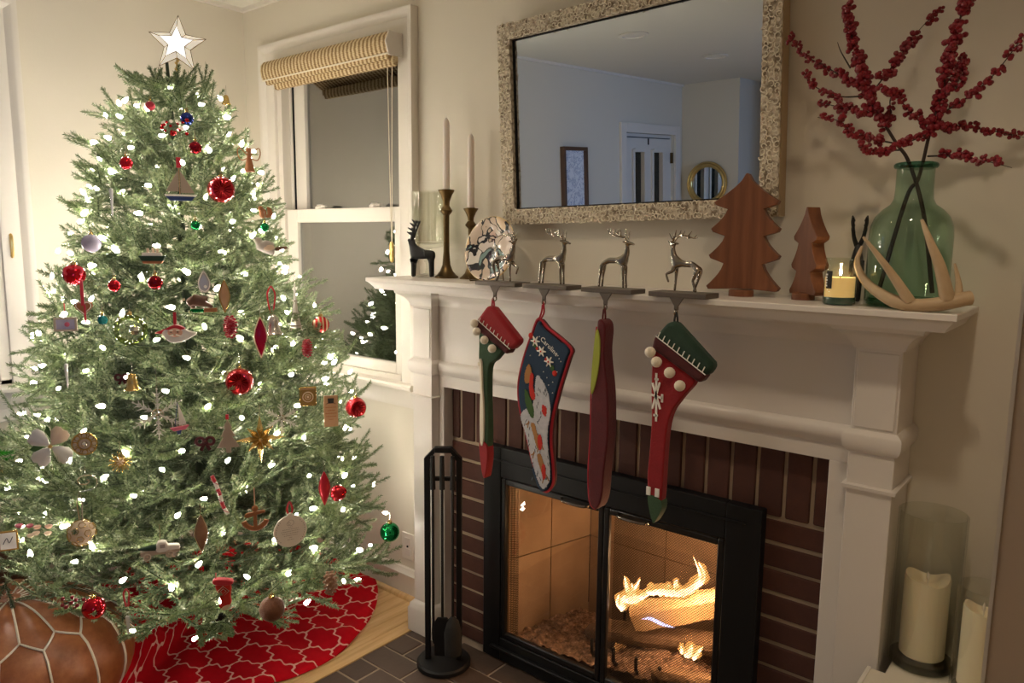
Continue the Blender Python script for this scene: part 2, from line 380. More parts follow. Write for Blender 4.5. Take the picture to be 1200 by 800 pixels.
# ---------------- window in the left wall ----------------
y0, y1, z0, z1 = LW
w2_ = struct('window_2', 'tall white window in the wall beside the tree', 'window')
n = len(CP)
for sy, ye in ((1, y1), (-1, y0)):
    v = [(L-d*1.1, ye+sy*w*1.15, z0) for d, w in CP]+[(L-d*1.1, ye+sy*w*1.15, z1+w) for d, w in CP]
    G().add(v, [tuple(range(n)), tuple(range(2*n-1, n-1, -1))]+[(i, i+n, (i+1) % n+n, (i+1) % n) for i in range(n)]).obj('casing', 'trim_white', w2_)
v = [(L-d*1.1, y1+w*1.15, z1+w) for d, w in CP]+[(L-d*1.1, y0-w*1.15, z1+w) for d, w in CP]
G().add(v, [tuple(range(n)), tuple(range(2*n-1, n-1, -1))]+[(i, i+n, (i+1) % n+n, (i+1) % n) for i in range(n)]).obj('head_casing', 'trim_white', w2_)
G().box(L-.14, L, y1-.018, y1, z0, z1).box(L-.14, L, y0, y0+.018, z0, z1).box(L-.14, L, y0, y1, z1-.02, z1).box(L-.14, L, y0, y1, z0, z0+.015).box(L-.014, L, y1-.034, y1-.018, z0, z1).box(L-.06, L-.05, y1-.03, y1-.018, z0, z1).obj('jamb', 'trim_white', w2_)
for nm_, za, zb, xa in (('lower_sash', .885, 1.53, L-.05), ('upper_sash', 1.49, 2.10, L-.10)):
    g = G().box(xa, xa+.034, y1-.10, y1-.034, za, zb).box(xa, xa+.034, y0+.018, y0+.07, za, zb).box(xa, xa+.034, y0+.07, y1-.10, za, za+.06).box(xa, xa+.034, y0+.07, y1-.10, zb-.05, zb)
    so = g.obj(nm_, 'trim_white', w2_, bevel=.003)
    G().box(xa+.014, xa+.018, y0+.068, y1-.098, za+.058, zb-.048).obj('pane', 'window_glass', so, smooth=False)
G().tube(smoothpath([(L+.002, -.972, 1.42), (L+.022, -.972, 1.41), (L+.026, -.972, 1.38), (L+.022, -.972, 1.34), (L+.002, -.972, 1.33)], 12), .006, 8).obj('cord_cleat', 'brass', w2_)
G().prism([(L-.1, .845), (L-.1, .87), (L+.06, .87), (L+.066, .862), (L+.062, .85), (L+.03, .845)], y0-.12, y1+.12, 'y').obj('sill', 'trim_white', w2_)
G().prism([(L, .845), (L+.024, .845), (L+.022, .79), (L+.014, .78), (L+.014, .735), (L, .73)], y0-.1, y1+.1, 'y').obj('apron', 'trim_white', w2_)
# ---------------- far end seen in the mirror ----------------
d1 = struct('door_1', 'white panelled door with two narrow dark panes seen in the mirror', 'door')
for ya, yb, za, zb in ((-3.380, -3.300, 0, 2.06), (-4.280, -4.200, 0, 2.06), (-4.200, -3.380, 1.985, 2.06)):
    G().box(L, L+.022, ya, yb, za, zb).obj('casing', 'trim_white', d1, bevel=.004)
g = G(); ps = [(-3.700, -3.550), (-4.010, -3.860)]
g.box(L-.06, L-.02, -4.190, -4.010, 0, 1.985).box(L-.06, L-.02, -3.860, -3.700, .9, 1.84).box(L-.06, L-.02, -3.550, -3.390, 0, 1.985).box(L-.06, L-.02, -4.010, -3.550, 1.84, 1.985).box(L-.06, L-.02, -4.010, -3.550, 0, .9)
dr = g.obj('door_leaf', 'trim_white', d1)
for a, b in ps:
    G().box(L-.045, L-.04, a, b, .9, 1.84).obj('pane', M('door_pane%g' % a, (.012, .016, .014), .15), dr)
    G().box(L-.02, L-.004, a-.03, a, .88, 1.86).box(L-.02, L-.004, b, b+.03, .88, 1.86).box(L-.02, L-.004, a, b, 1.84, 1.87).obj('pane_moulding', 'trim_white', dr)
for z in (.3, 1.75): G().box(L-.02, L+.004, -4.185, -4.170, z, z+.09).obj('hinge', 'brass_dark', dr)
G().box(L-.02, L-.012, -4.150, -3.420, 1.952, 1.958).obj('curtain_rod', 'black_metal', d1)
G().box(L-.02, L-.012, -3.790, -3.780, 1.90, 1.95).obj('latch', 'black_metal', d1)
pf = thing('framed_picture', 'tall narrow framed blue and white print hanging beside the door', 'picture', (L, -2.66, 1.56))
M('walnut_frame', (.10, .05, .028), .4)
G().box(0, .035, -.15, -.125, -.30, .30).box(0, .035, .125, .15, -.30, .30).box(0, .035, -.125, .125, .275, .30).box(0, .035, -.125, .125, -.30, -.275).obj('frame', 'walnut_frame', pf, bevel=.002)
m = M('print_paper', (.75, .78, .82), .6); t = NT(m)
ns = t.noise(14, 6, .75)
t.l(t.ramp(ns, [(.46, (.75, .78, .84)), (.50, (.22, .30, .50)), (.53, (.76, .78, .84)), (.60, (.78, .8, .86)), (.64, (.35, .42, .60))]), t.b.inputs['Base Color'])
G().box(.004, .012, -.125, .125, -.275, .275).obj('print', 'print_paper', pf, smooth=False)
rm = thing('round_mirror', 'small round wall mirror in a gold frame on the far wall', 'mirror', (-2.885, BY, 1.565))
M('mirror_glass', (.73, .80, .86), .0, metal=1)
G().torus((0, .018, 0), .155, .018, 40, 10, 'y').torus((0, .022, 0), .178, .010, 40, 8, 'y').obj('frame', 'gold', rm)
G().prism([(.15*cos(2*pi*k/40), .15*sin(2*pi*k/40)) for k in range(40)], .004, .012, 'y').obj('glass', 'mirror_glass', rm, smooth=False)
for ya in (-2.57, -1.63):
    G().box(ya, ya+.07, BY-.75, BY-.70, 0, 2.25).obj('trim_2' if ya == -2.57 else 'trim_3', 'trim_white', kind='structure', label='white casing of the hall opening beside the round mirror' if ya == -2.57 else 'white casing of the hall opening away from the round mirror', category='casing')
for i, (xx, yy) in enumerate(((-2.29, -2.08), (-2.29, -3.17), (-.22, -1.0), (-1.45, -.95))):
    rl = thing('recessed_light', ['recessed ceiling light over the window seat, unlit, seen in the mirror', 'recessed ceiling light nearer the far door, unlit, seen in the mirror', 'lit recessed ceiling light above the candle niche', 'lit recessed ceiling light in front of the mirror'][i], 'ceiling light', (xx, yy, CZ), group='recessed ceiling lights')
    G().lathe([(.062, -.001), (.085, -.001), (.088, -.006), (.066, -.010), (.062, -.004)], 28).obj('trim_ring', 'trim_white', rl)
    G().lathe([(0, -.0035), (.062, -.0035), (.062, -.0005), (0, -.0005)], 28).obj('lens', M('lens%d' % i, (.85, .85, .82), .4, emit=((1, .95, .85), .9 if i < 2 else 6)), rl)  # a faint glow is put into the two lenses seen in the mirror
# ---------------- mantel ----------------
def rings(g, x0, x1, yf, yb, steps):
    # loft of rectangles: each step (expand, z); back edge stays at yb
    v = []; f = []
    for e, z in steps: v += [(x0-e, yf-e, z), (x1+e, yf-e, z), (x1+e, yb, z), (x0-e, yb, z)]
    m = len(steps)
    for i in range(m-1):
        for k in range(4): f.append((i*4+k, i*4+(k+1) % 4, i*4+4+(k+1) % 4, i*4+4+k))
    f += [(3, 2, 1, 0), tuple((m-1)*4+k for k in range(4))]
    return g.add(v, f)
mt = thing('fireplace_mantel', 'white painted wooden fireplace mantel with pilasters and a deep shelf', 'mantel', (-1.12, 0, 0))
ox = 1.12
PL = ((-1.887, -1.794), (-.448, -.352))
sh = rings(G(), -2.0+ox, -.243+ox, -.265, -.001, [(-.030, 1.243), (-.022, 1.244), (-.018, 1.252), (-.010, 1.262), (-.004, 1.268), (0, 1.270), (0, 1.281), (-.002, 1.283)]).obj('shelf', 'mantel_white', mt)
CR = [(0, 1.188), (.004, 1.188), (.006, 1.194), (.010, 1.203), (.020, 1.216), (.034, 1.226), (.042, 1.230), (.044, 1.236), (.046, 1.243)]
for a, b in PL:
    a += ox; b += ox
    p = G().box(a, b, -.155, -.001, .10, 1.19).obj('pilaster', 'mantel_white', mt, bevel=.002)
    rings(G(), a, b, -.155, -.001, CR).obj('crown_block', 'mantel_white', p)
    rings(G(), a, b, -.155, -.001, [(.001, .952), (.004, .954), (.010, .962), (.013, .975), (.013, .992), (.010, .997), (.002, 1.004)]).obj('necking', 'mantel_white', p)
    rings(G(), a, b, -.155, -.001, [(.001, .866), (.008, .868), (.009, .876), (.001, .879)]).obj('bead', 'mantel_white', p)
    rings(G(), a, b, -.155, -.001, [(.018, 0), (.018, .086), (.014, .092), (.012, .104), (.004, .112), (.001, .116)]).obj('plinth', 'mantel_white', p)
    # recessed upper face panel moulding on the pilaster
    G().box(a+.006, b-.006, -.1575, -.154, 1.01, 1.18).obj('panel', 'mantel_white', p, bevel=.002)
a, b = PL[0][1]+ox, PL[1][0]+ox
G().box(a, b, -.12, -.001, .995, 1.20).obj('frieze', 'mantel_white', mt)
G().prism([(-.001, .912), (-.12, .912), (-.12, .952), (-.124, .955), (-.134, .968), (-.138, .975), (-.138, .990), (-.132, .998), (-.12, 1.002), (-.001, 1.002)], a, b, 'x').obj('lintel_moulding', 'mantel_white', mt)
G().prism([(-.001, 1.188)]+[(-.12-e, z) for e, z in CR]+[(-.001, 1.243)], a, b, 'x').obj('crown_moulding', 'mantel_white', mt)
G().box(a, -1.771+ox, -.12, -.001, 0, .912).obj('inner_jamb', 'mantel_white', mt, bevel=.003)
G().box(-.498+ox, b, -.12, -.001, 0, .912).obj('inner_jamb', 'mantel_white', mt, bevel=.003)
# ---------------- brick surround ----------------
br = thing('brick_surround', 'dark red brick facing around the firebox with pale mortar joints', 'brickwork', (-1.135, -.05, 0))
ox = 1.135
M('mortar_wall', (.36, .27, .19), .9, bump=(150, .5))
G().box(-1.772+ox, -1.54+ox, -.023, .048, 0, .69).box(-.70+ox, -.497+ox, -.023, .048, 0, .69).box(-1.772+ox, -.497+ox, -.023, .048, .69, .913).obj('mortar_bed', 'mortar_wall', br, smooth=False)
def brick(x0, x1, z0, z1):
    j = lambda: RND.uniform(-.0015, .0015)
    G().box(x0+j()+ox, x1+j()+ox, -.0285+RND.uniform(-.002, .001), -.01, z0+j(), z1+j()).obj('brick', 'wall_brick', br, bevel=.003, seg=1)
x = -1.796
while x < -.5:
    a, b = max(x, -1.771), min(x+.059, -.498)
    if b-a > .012: brick(a, b, .728, .911)
    x += .07
for k in range(11):
    zt = .716-.0668*k; zb = max(zt-.056, .002)
    if zt-zb < .01: continue
    brick(-1.771, -1.545, zb, zt); brick(-.695, -.4985, zb, zt)
# ---------------- firebox ----------------
M('firebrick', (.36, .25, .16), .9, var=(5, (.10, .06, .04)), bump=(70, .4))
fb = thing('firebox', 'sooty buff firebox lining behind the glass doors', 'firebox', (-1.135, .12, .03))
pts = [(-.40, -.165), (-.31, .20), (.31, .20), (.40, -.165)]
for i in range(3):
    (xa, ya), (xb, yb) = pts[i], pts[i+1]
    cols = 2 if i == 1 else 2
    for c in range(cols):
        for r in range(2):
            u0, u1 = c/cols, (c+1)/cols; e = .0016
            p0 = Vector((xa+(xb-xa)*u0, ya+(yb-ya)*u0, 0)); p1 = Vector((xa+(xb-xa)*u1, ya+(yb-ya)*u1, 0))
            d = (p1-p0).normalized(); nrm = Vector((-d.y, d.x, 0)); p0 += d*e; p1 -= d*e
            z0_, z1_ = (.0, .298) if r == 0 else (.302, .68)
            q = [p0, p1, p1+nrm*.04, p0+nrm*.04]
            G().add([(w_.x, w_.y, z_) for z_ in (z0_, z1_) for w_ in q], [(0, 1, 2, 3), (4, 5, 6, 7), (0, 1, 5, 4), (1, 2, 6, 5), (2, 3, 7, 6), (3, 0, 4, 7)]).obj('liner_panel', 'firebrick', fb, smooth=False)
G().box(-.42, .42, -.165, .26, -.02, 0).obj('hearth_slab', 'firebrick', fb, smooth=False)
G().box(-.42, .42, -.165, .26, .68, .70).obj('smoke_shelf', 'black_metal', fb, smooth=False)
# ash
g = G(); nx, ny = 60, 34; r2 = random.Random(3)
for j in range(ny+1):
    for i in range(nx+1):
        u, w = i/nx, j/ny; x = -.385+.77*u; y = -.15+.31*w
        h = .02+.10*math.exp(-((x-.16)**2/.05+(y+.05)**2/.012))+r2.uniform(0, .016)
        g.v.append((x, y, h))
for j in range(ny):
    for i in range(nx): a = j*(nx+1)+i; g.f.append((a, a+1, a+nx+2, a+nx+1))
m = M('embers', (.19, .12, .085), .9, bump=(120, .6)); t = NT(m); nz = t.noise(60, 5, .7)
t.l(t.ramp(nz, [(.35, (.05, .03, .02)), (.55, (.24, .15, .10)), (.7, (.50, .36, .26))]), t.b.inputs['Base Color'])
tag(g.obj('ash_bed', m, None), 'crumbly bed of brown ash and embers under the logs', 'ash', kind='stuff').location = (-1.135, .12, .03)
# logs
M('log_bark', (.22, .14, .085), .9, var=(30, (.06, .035, .02)), bump=(60, .8, .01))
M('log_end', (.62, .44, .25), .8, var=(40, (.40, .25, .13)))
def log(label, a, b, r, seed, mat='log_bark'):
    a = Vector(a); b = Vector(b); rr = random.Random(seed); e = thing('log', label, 'log', a)
    g = G(); n = 14; P_ = [(b-a)*(i/10) for i in range(11)]
    prof = [rr.uniform(.82, 1.1) for _ in range(n)]
    d = (b-a).normalized(); s_ = d.cross(Vector((0, 0, 1))).normalized(); u_ = s_.cross(d)
    v = []
    for p in P_:
        for k in range(n):
            t_ = 2*pi*k/n; q = r*prof[k]*rr.uniform(.93, 1.06); v.append(p+s_*(q*cos(t_))+u_*(q*sin(t_)))
    f = [(i*n+k, i*n+(k+1) % n, (i+1)*n+(k+1) % n, (i+1)*n+k) for i in range(10) for k in range(n)]
    g.add(v, f).obj('bark', mat, e)
    for p, sg in ((P_[0], -1), (P_[-1], 1)):
        ring = [p+s_*(r*.98*prof[k]*cos(2*pi*k/n))+u_*(r*.98*prof[k]*sin(2*pi*k/n))+d*(.001*sg) for k in range(n)]
        G().add(ring+[p+d*(.004*sg)], [(k, (k+1) % n, n) for k in range(n)]).obj('cut_end', 'log_end', e)
log('pale split log burning on top with flames along it', (-1.10, .06, .235), (-.83, .15, .345), .046, 1, 'log_end')
log('charred log lying under the burning split log', (-1.20, .05, .155), (-.84, .13, .20), .036, 2)
log('ashy log at the front of the fire behind the right glass door', (-.98, -.02, .125), (-.78, -.01, .165), .03, 4)
log('burnt log stub lying in the ash behind the left glass door', (-1.30, .12, .085), (-1.14, .05, .12), .028, 5)
# iron grate under the fire
gr = thing('fire_grate', 'black iron grate holding the logs', 'grate', (-1.0, .07, .03))
for k in range(6): G().tube(smoothpath([(-.20+.08*k, -.10, .13), (-.20+.08*k, -.08, .065), (-.20+.08*k, .08, .065), (-.20+.08*k, .10, .14)], 10), .006, 6).obj('grate_bar', 'black_metal', gr)
for yy in (-.05, .06): G().box(-.22, .22, yy-.006, yy+.006, .05, .062).obj('cross_bar', 'black_metal', gr)
for sx in (-.2, .2):
    for yy in (-.05, .06): G().box(sx-.006, sx+.006, yy-.006, yy+.006, 0, .052).obj('leg', 'black_metal', gr)
# flames
def flamemat(name, col, st):
    m = bpy.data.materials.new(name); m.use_nodes = True; MATS[name] = m; t = NT(m)
    em = t.n('ShaderNodeEmission'); em.inputs[0].default_value = (*col, 1); em.inputs[1].default_value = st
    tr = t.n('ShaderNodeBsdfTransparent'); lw = t.n('ShaderNodeLayerWeight'); lw.inputs[0].default_value = .35
    f = t.m('MULTIPLY', t.m('POWER', t.m('SUBTRACT', 1., lw.outputs['Facing']), 1.6), .75)
    mx = t.n('ShaderNodeMixShader'); t.l(f, mx.inputs[0]); t.l(tr.outputs[0], mx.inputs[1]); t.l(em.outputs[0], mx.inputs[2]); t.l(mx.outputs[0], t.t.nodes['Material Output'].inputs[0])
flamemat('flame', (1, .72, .38), 14); flamemat('flame_outer', (1, .45, .12), 2.5); flamemat('blue_flame', (.45, .5, 1.0), 6)
def flame(label, tongues, base):
    e = thing('flame', label, 'flame', base); b = Vector(base)
    for pts, r in tongues:
        pp = smoothpath([Vector(p)-b for p in pts], 20)
        rad = [r*max(.04, (sin(pi*min(1, (i/20)**.8*.92+.08)))) for i in range(21)]
        G().tube(pp, rad, 10, flat=.55).obj('tongue', 'flame', e)
        G().tube([q_+Vector((.004*sin(i*.9), .004, .006+.004*sin(i*.6))) for i, q_ in enumerate(pp)], [1.9*w_ for w_ in rad], 10, flat=.6).obj('outer_glow', 'flame_outer', e)
FT = [([(-1.10, .08, .298), (-1.03, .08, .333), (-.978, .08, .345), (-.929, .08, .368), (-.903, .08, .404), (-.897, .08, .432), (-.92, .08, .48)], .011)]
rf = random.Random(12)
for u in (.1, .2, .3, .42, .5, .62, .7): 
    x_ = -1.09+.19*u*1.05; z_ = .300+.055*u; h_ = rf.uniform(.02, .055); l_ = rf.uniform(-.015, .02); FT.append(([(x_, .085, z_), (x_+l_*.3, .085, z_+h_*.4), (x_+l_, .09, z_+h_*.75), (x_+l_*.6, .09, z_+h_)], rf.uniform(.006, .010)))
FT.append(([(-.915, .085, .375), (-.893, .085, .41), (-.89, .085, .44), (-.905, .085, .465)], .009))
flame('long flame licking along the top of the split log and curling up', FT, (-1.0, .08, .30))
flame('spiky flame at the end of the split log', [([(-1.15, .06, .235), (-1.14, .06, .275), (-1.12, .06, .295), (-1.085, .06, .365)], .014), ([(-1.12, .07, .28), (-1.135, .07, .31), (-1.148, .07, .35)], .009), ([(-1.13, .05, .28), (-1.09, .05, .30), (-1.05, .05, .325)], .012), ([(-1.12, .06, .27), (-1.105, .06, .30), (-1.115, .06, .34)], .010), ([(-1.15, .06, .24), (-1.165, .06, .26), (-1.16, .06, .29)], .007)], (-1.12, .06, .24))
e = thing('flame', 'small bluish flame between the two stacked logs', 'flame', (-1.0, .015, .262))
for pts, r in (([(-.05, 0, .0), (-.02, 0, .012), (.02, 0, .008), (.06, 0, .012)], .006),): G().tube(smoothpath(pts, 12), [r*max(.1, sin(pi*i/12)) for i in range(13)], 6).obj('tongue', 'blue_flame', e)
flame('bright spark of flame above the front ashy log', [([(-.895, .0, .205), (-.88, .0, .225), (-.875, .0, .25)], .010), ([(-.87, .0, .205), (-.86, .0, .225), (-.845, .01, .25)], .007), ([(-.91, .0, .21), (-.905, .0, .22), (-.91, .0, .235)], .006)], (-.875, 0, .2))
fl_ = point('fire_light', (-.90, .06, .42), (1, .60, .30), 11.0, .05)
point('fire_light_side', (-1.13, .06, .33), (1, .55, .24), .8, .04)
point('fire_light_low', (-.87, -.03, .27), (1, .6, .28), 3, .03)
# ---------------- glass doors ----------------
fd = thing('fireplace_doors', 'black metal fireplace surround with two glass doors', 'fireplace doors', (-1.12, -.08, 0))
ox = 1.12
def fbx(n_, a, b, y0_, y1_, z0_, z1_, par=fd, mat='black_metal', bev=.003): return G().box(a+ox, b+ox, y0_, y1_, z0_, z1_).obj(n_, mat, par, bevel=bev)
fbx('side_flange', -1.59, -1.515, -.035, .0, .004, .745); fbx('side_flange', -.745, -.65, -.035, .0, .004, .745)
fbx('top_flange', -1.515, -.745, -.035, .0, .645, .745); fbx('bottom_flange', -1.515, -.745, -.035, .0, .004, .085)
fbx('top_lip', -1.55, -.69, -.041, -.034, .70, .704); fbx('sill_lip', -1.55, -.69, -.048, -.034, .045, .055)
M('door_metal', (.012, .012, .013), .3, metal=.3)
glass('door_glass', (.93, .90, .87), .02, 1.0, 1.5)
for i, (a, b) in enumerate(((-1.513, -1.119), (-1.117, -.747))):
    d = thing('glass_door'); d.parent = fd
    for nm_, bx_ in (('stile', (a, a+.018, .088, .642)), ('stile', (b-.018, b, .088, .642)), ('rail', (a+.018, b-.018, .622, .642)), ('rail', (a+.018, b-.018, .088, .108))):
        fbx(nm_, bx_[0], bx_[1], -.034, -.016, bx_[2], bx_[3], d, 'door_metal', .004)
    G().box(a+.017+ox, b-.017+ox, -.026, -.022, .107, .623).obj('pane', 'door_glass', d, smooth=False)
    hx_ = (b-.10 if i == 0 else a+.10)+ox
    G().tube(smoothpath([(hx_-.05, -.034, .634), (hx_-.035, -.05, .630), (hx_+.035, -.05, .630), (hx_+.05, -.034, .634)], 14), .004, 8).obj('handle', 'silver', d)
# mesh curtain behind the right door, and a gathered one at the left
m = bpy.data.materials.new('spark_mesh'); m.use_nodes = True; MATS['spark_mesh'] = m; t = NT(m)
co = t.coord(); sp = t.n('ShaderNodeSeparateXYZ'); t.l(co, sp.inputs[0])
A_ = t.m('ADD', sp.outputs[0], sp.outputs[2]); B_ = t.m('SUBTRACT', sp.outputs[0], sp.outputs[2])
la = t.m('LESS_THAN', t.m('FRACT', t.m('MULTIPLY', A_, 125.)), .30); lb = t.m('LESS_THAN', t.m('FRACT', t.m('MULTIPLY', B_, 125.)), .30)
mk = t.m('MAXIMUM', la, lb)
tr = t.n('ShaderNodeBsdfTransparent'); mx = t.n('ShaderNodeMixShader'); t.l(mk, mx.inputs[0]); t.l(tr.outputs[0], mx.inputs[1]); t.l(t.b.outputs[0], mx.inputs[2])
t.b.inputs['Base Color'].default_value = (.07, .05, .035, 1); t.b.inputs['Metallic'].default_value = .8; t.b.inputs['Roughness'].default_value = .4
t.l(mx.outputs[0], t.t.nodes['Material Output'].inputs[0])
def curtain(label, x0, x1, amp, waves):
    g = G(); n = 60
    for i in range(n+1):
        u = i/n; x = x0+(x1-x0)*u; y = amp*sin(2*pi*waves*u)
        g.v += [(x, y, .0), (x, y, .545)]
    g.f = [(2*i, 2*i+2, 2*i+3, 2*i+1) for i in range(n)]
    o = g.obj('spark_curtain', 'spark_mesh', None); o.location = (-1.12, -.068, .09); tag(o, label, 'fire screen'); return o
curtain('fine metal mesh spark curtain drawn behind the right glass door', .012, .37, .003, 6)
curtain('gathered fold of metal mesh curtain at the side of the left glass door', -.392, -.352, .006, 3)
# ---------------- fireplace tools ----------------
ts = thing('tool_stand', 'black metal fireplace tool stand with a round base beside the mantel', 'tool stand', (-1.645, -.25, 0))
G().lathe([(0, 0), (.086, 0), (.09, .004), (.09, .016), (.084, .022), (0, .024)], 36).obj('base', 'black_metal', ts)
# flat rectangular loop frame with a pitched top, turned towards the room
fw = .052
for sx in (-1, 1):
    G().box(sx*fw-.009, sx*fw+.009, -.012, .012, .02, .715).obj('upright', 'black_metal', ts, bevel=.002)
G().add(*(lambda: (lambda p: (p, [(0, 1, 2, 3), (7, 6, 5, 4), (0, 4, 5, 1), (1, 5, 6, 2), (2, 6, 7, 3), (3, 7, 4, 0)]))([(x_, y_, z_) for y_ in (-.012, .012) for x_, z_ in ((-.061, .715), (-.026, .752), (-.026, .734), (-.043, .71))]))()).obj('shoulder', 'black_metal', ts)
G().add(*(lambda: (lambda p: (p, [(0, 1, 2, 3), (7, 6, 5, 4), (0, 4, 5, 1), (1, 5, 6, 2), (2, 6, 7, 3), (3, 7, 4, 0)]))([(x_, y_, z_) for y_ in (-.012, .012) for x_, z_ in ((.061, .715), (.026, .752), (.026, .734), (.043, .71))]))()).obj('shoulder', 'black_metal', ts)
G().box(-.026, .026, -.012, .012, .734, .752).obj('top_bar', 'black_metal', ts, bevel=.002)
G().box(-.045, .045, -.008, .008, .64, .652).obj('hook_bar', 'black_metal', ts, bevel=.002)
for sx in (-.03, 0, .03): G().tube(smoothpath([(sx, -.006, .647), (sx, -.028, .643), (sx, -.032, .655)], 6), .003, 6).obj('hook', 'black_metal', ts)
ts.rotation_euler = (0, 0, radians(38))
def tool(name, label, off, build):
    e = thing(name, label, 'fire tool', (-1.645, -.25, 0), radians(38), group='fire tools on the stand')
    G().tube([(off, -.03, .72), (off, -.03, .16)], .0045, 8).obj('shaft', 'black_metal', e)
    G().tube([(off, -.03, .73), (off, -.03, .62)], [.007, .009], 8).obj('handle', 'black_metal', e)
    build(e, off)
tool('poker', 'black fire poker hanging on the tool stand', -.03, lambda e, o: G().tube(smoothpath([(o, -.03, .17), (o, -.03, .10), (o+.02, -.03, .09), (o+.03, -.03, .12)], 10), [.0045]*6+[.004, .0035, .003, .002, .001], 8).obj('hook_tip', 'black_metal', e))
def shovel(e, o):
    G().prism([(o-.026, .05), (o+.026, .05), (o+.03, .16), (o+.016, .185), (o-.016, .185), (o-.03, .16)], -.036, -.030, 'y').obj('blade', 'black_metal', e, bevel=.002)
tool('fire_shovel', 'black fire shovel with a flat blade hanging on the tool stand', 0.0, shovel)
def brush(e, o):
    G().lathe([(0, .05), (.028, .055), (.030, .13), (.020, .17), (.008, .185), (0, .19)], 16, (o, -.03, 0), sy=.8).obj('bristles', M('bristle', (.015, .014, .013), .9, bump=(200, .8)), e)
tool('fire_brush', 'black fire brush with a bristle head hanging on the tool stand', .034, brush)
# ---------------- mirror over the mantel ----------------
mr = thing('wall_mirror', 'large rectangular mirror in a carved cream frame leaning above the mantel', 'mirror', (-1.57, -.02, 1.463))
ra, rb = .02, .04
U = Vector((cos(ra), 0, sin(ra))); V = Vector((-sin(ra)*cos(rb), -sin(rb), cos(ra)*cos(rb))); N_ = U.cross(V)
mr.matrix_world = Matrix.Translation((-1.57, -.022, 1.463)) @ Matrix((U, -N_, V)).transposed().to_4x4()
mw, mh, fwid = .89, .612, .048
m = M('carved_cream', (.62, .53, .38), .5, metal=.15, bump=(110, .9, .006)); t = NT(m)
vo = t.n('ShaderNodeTexVoronoi'); vo.inputs['Scale'].default_value = 70; t.l(t.coord(), vo.inputs['Vector'])
t.l(t.ramp(vo.outputs[0], [(.0, (.78, .70, .57)), (.4, (.66, .57, .44)), (.8, (.26, .20, .13))]), t.b.inputs['Base Color'])
M('frame_side', (.40, .29, .17), .5)
M('frame_curl', (.84, .77, .63), .42)
def rail(pts):   # trapezoid in local x,z
    g = G(); v = [(x_, y_, z_) for y_ in (.018, -.026) for x_, z_ in pts]
    return g.add(v, [(0, 1, 2, 3), (7, 6, 5, 4), (0, 4, 5, 1), (1, 5, 6, 2), (2, 6, 7, 3), (3, 7, 4, 0)]).obj('frame_rail', 'carved_cream', mr)
q = fwid
rr = [rail([(0, 0), (mw, 0), (mw-q, q), (q, q)]), rail([(0, mh), (mw, mh), (mw-q, mh-q), (q, mh-q)]), rail([(0, 0), (q, q), (q, mh-q), (0, mh)]), rail([(mw, 0), (mw-q, q), (mw-q, mh-q), (mw, mh)])]
rc = random.Random(11)
for i, par in enumerate(rr):
    g = G(); ln_ = mw if i < 2 else mh; n_ = int(ln_/.0115)
    for k in range(n_):
        for row in range(3):
            tq = (k+.33*row+rc.uniform(0, .4))/n_; w_ = .0085+.0155*row+rc.uniform(-.003, .003)
            c_ = [(mw*tq, w_), (mw*tq, mh-w_), (w_, mh*tq), (mw-w_, mh*tq)][i]
            if not (w_ < (c_[0] if i < 2 else c_[1]) < ln_-w_): continue
            R_ = rc.uniform(.0065, .0095); a0 = rc.uniform(0, 6.28); sg = rc.choice((-1, 1)); nj = rc.randint(7, 11)
            g.tube([(c_[0]+R_*(1-.07*j)*cos(a0+sg*j*.6), -.0265-.0016*sin(j*.5), c_[1]+R_*(1-.07*j)*sin(a0+sg*j*.6)) for j in range(nj)], [.0019-.0001*j for j in range(nj)], 4)
    g.obj('carved_scrolls', 'frame_curl', par)
G().box(mw-.0005, mw+.002, -.02, .02, .0, mh).box(-.002, .0005, -.02, .02, 0, mh).obj('edge_strip', 'frame_side', mr)
G().box(q, mw-q, -.012, -.009, q, q+.004).box(q, mw-q, -.012, -.009, mh-q-.004, mh-q).box(q, q+.005, -.012, -.009, q, mh-q).box(mw-q-.004, mw-q, -.012, -.009, q, mh-q).obj('inner_lip', 'black_metal', mr)
G().box(q-.002, mw-q+.002, -.008, -.004, q-.002, mh-q+.002).obj('glass', 'mirror_glass', mr, smooth=False)
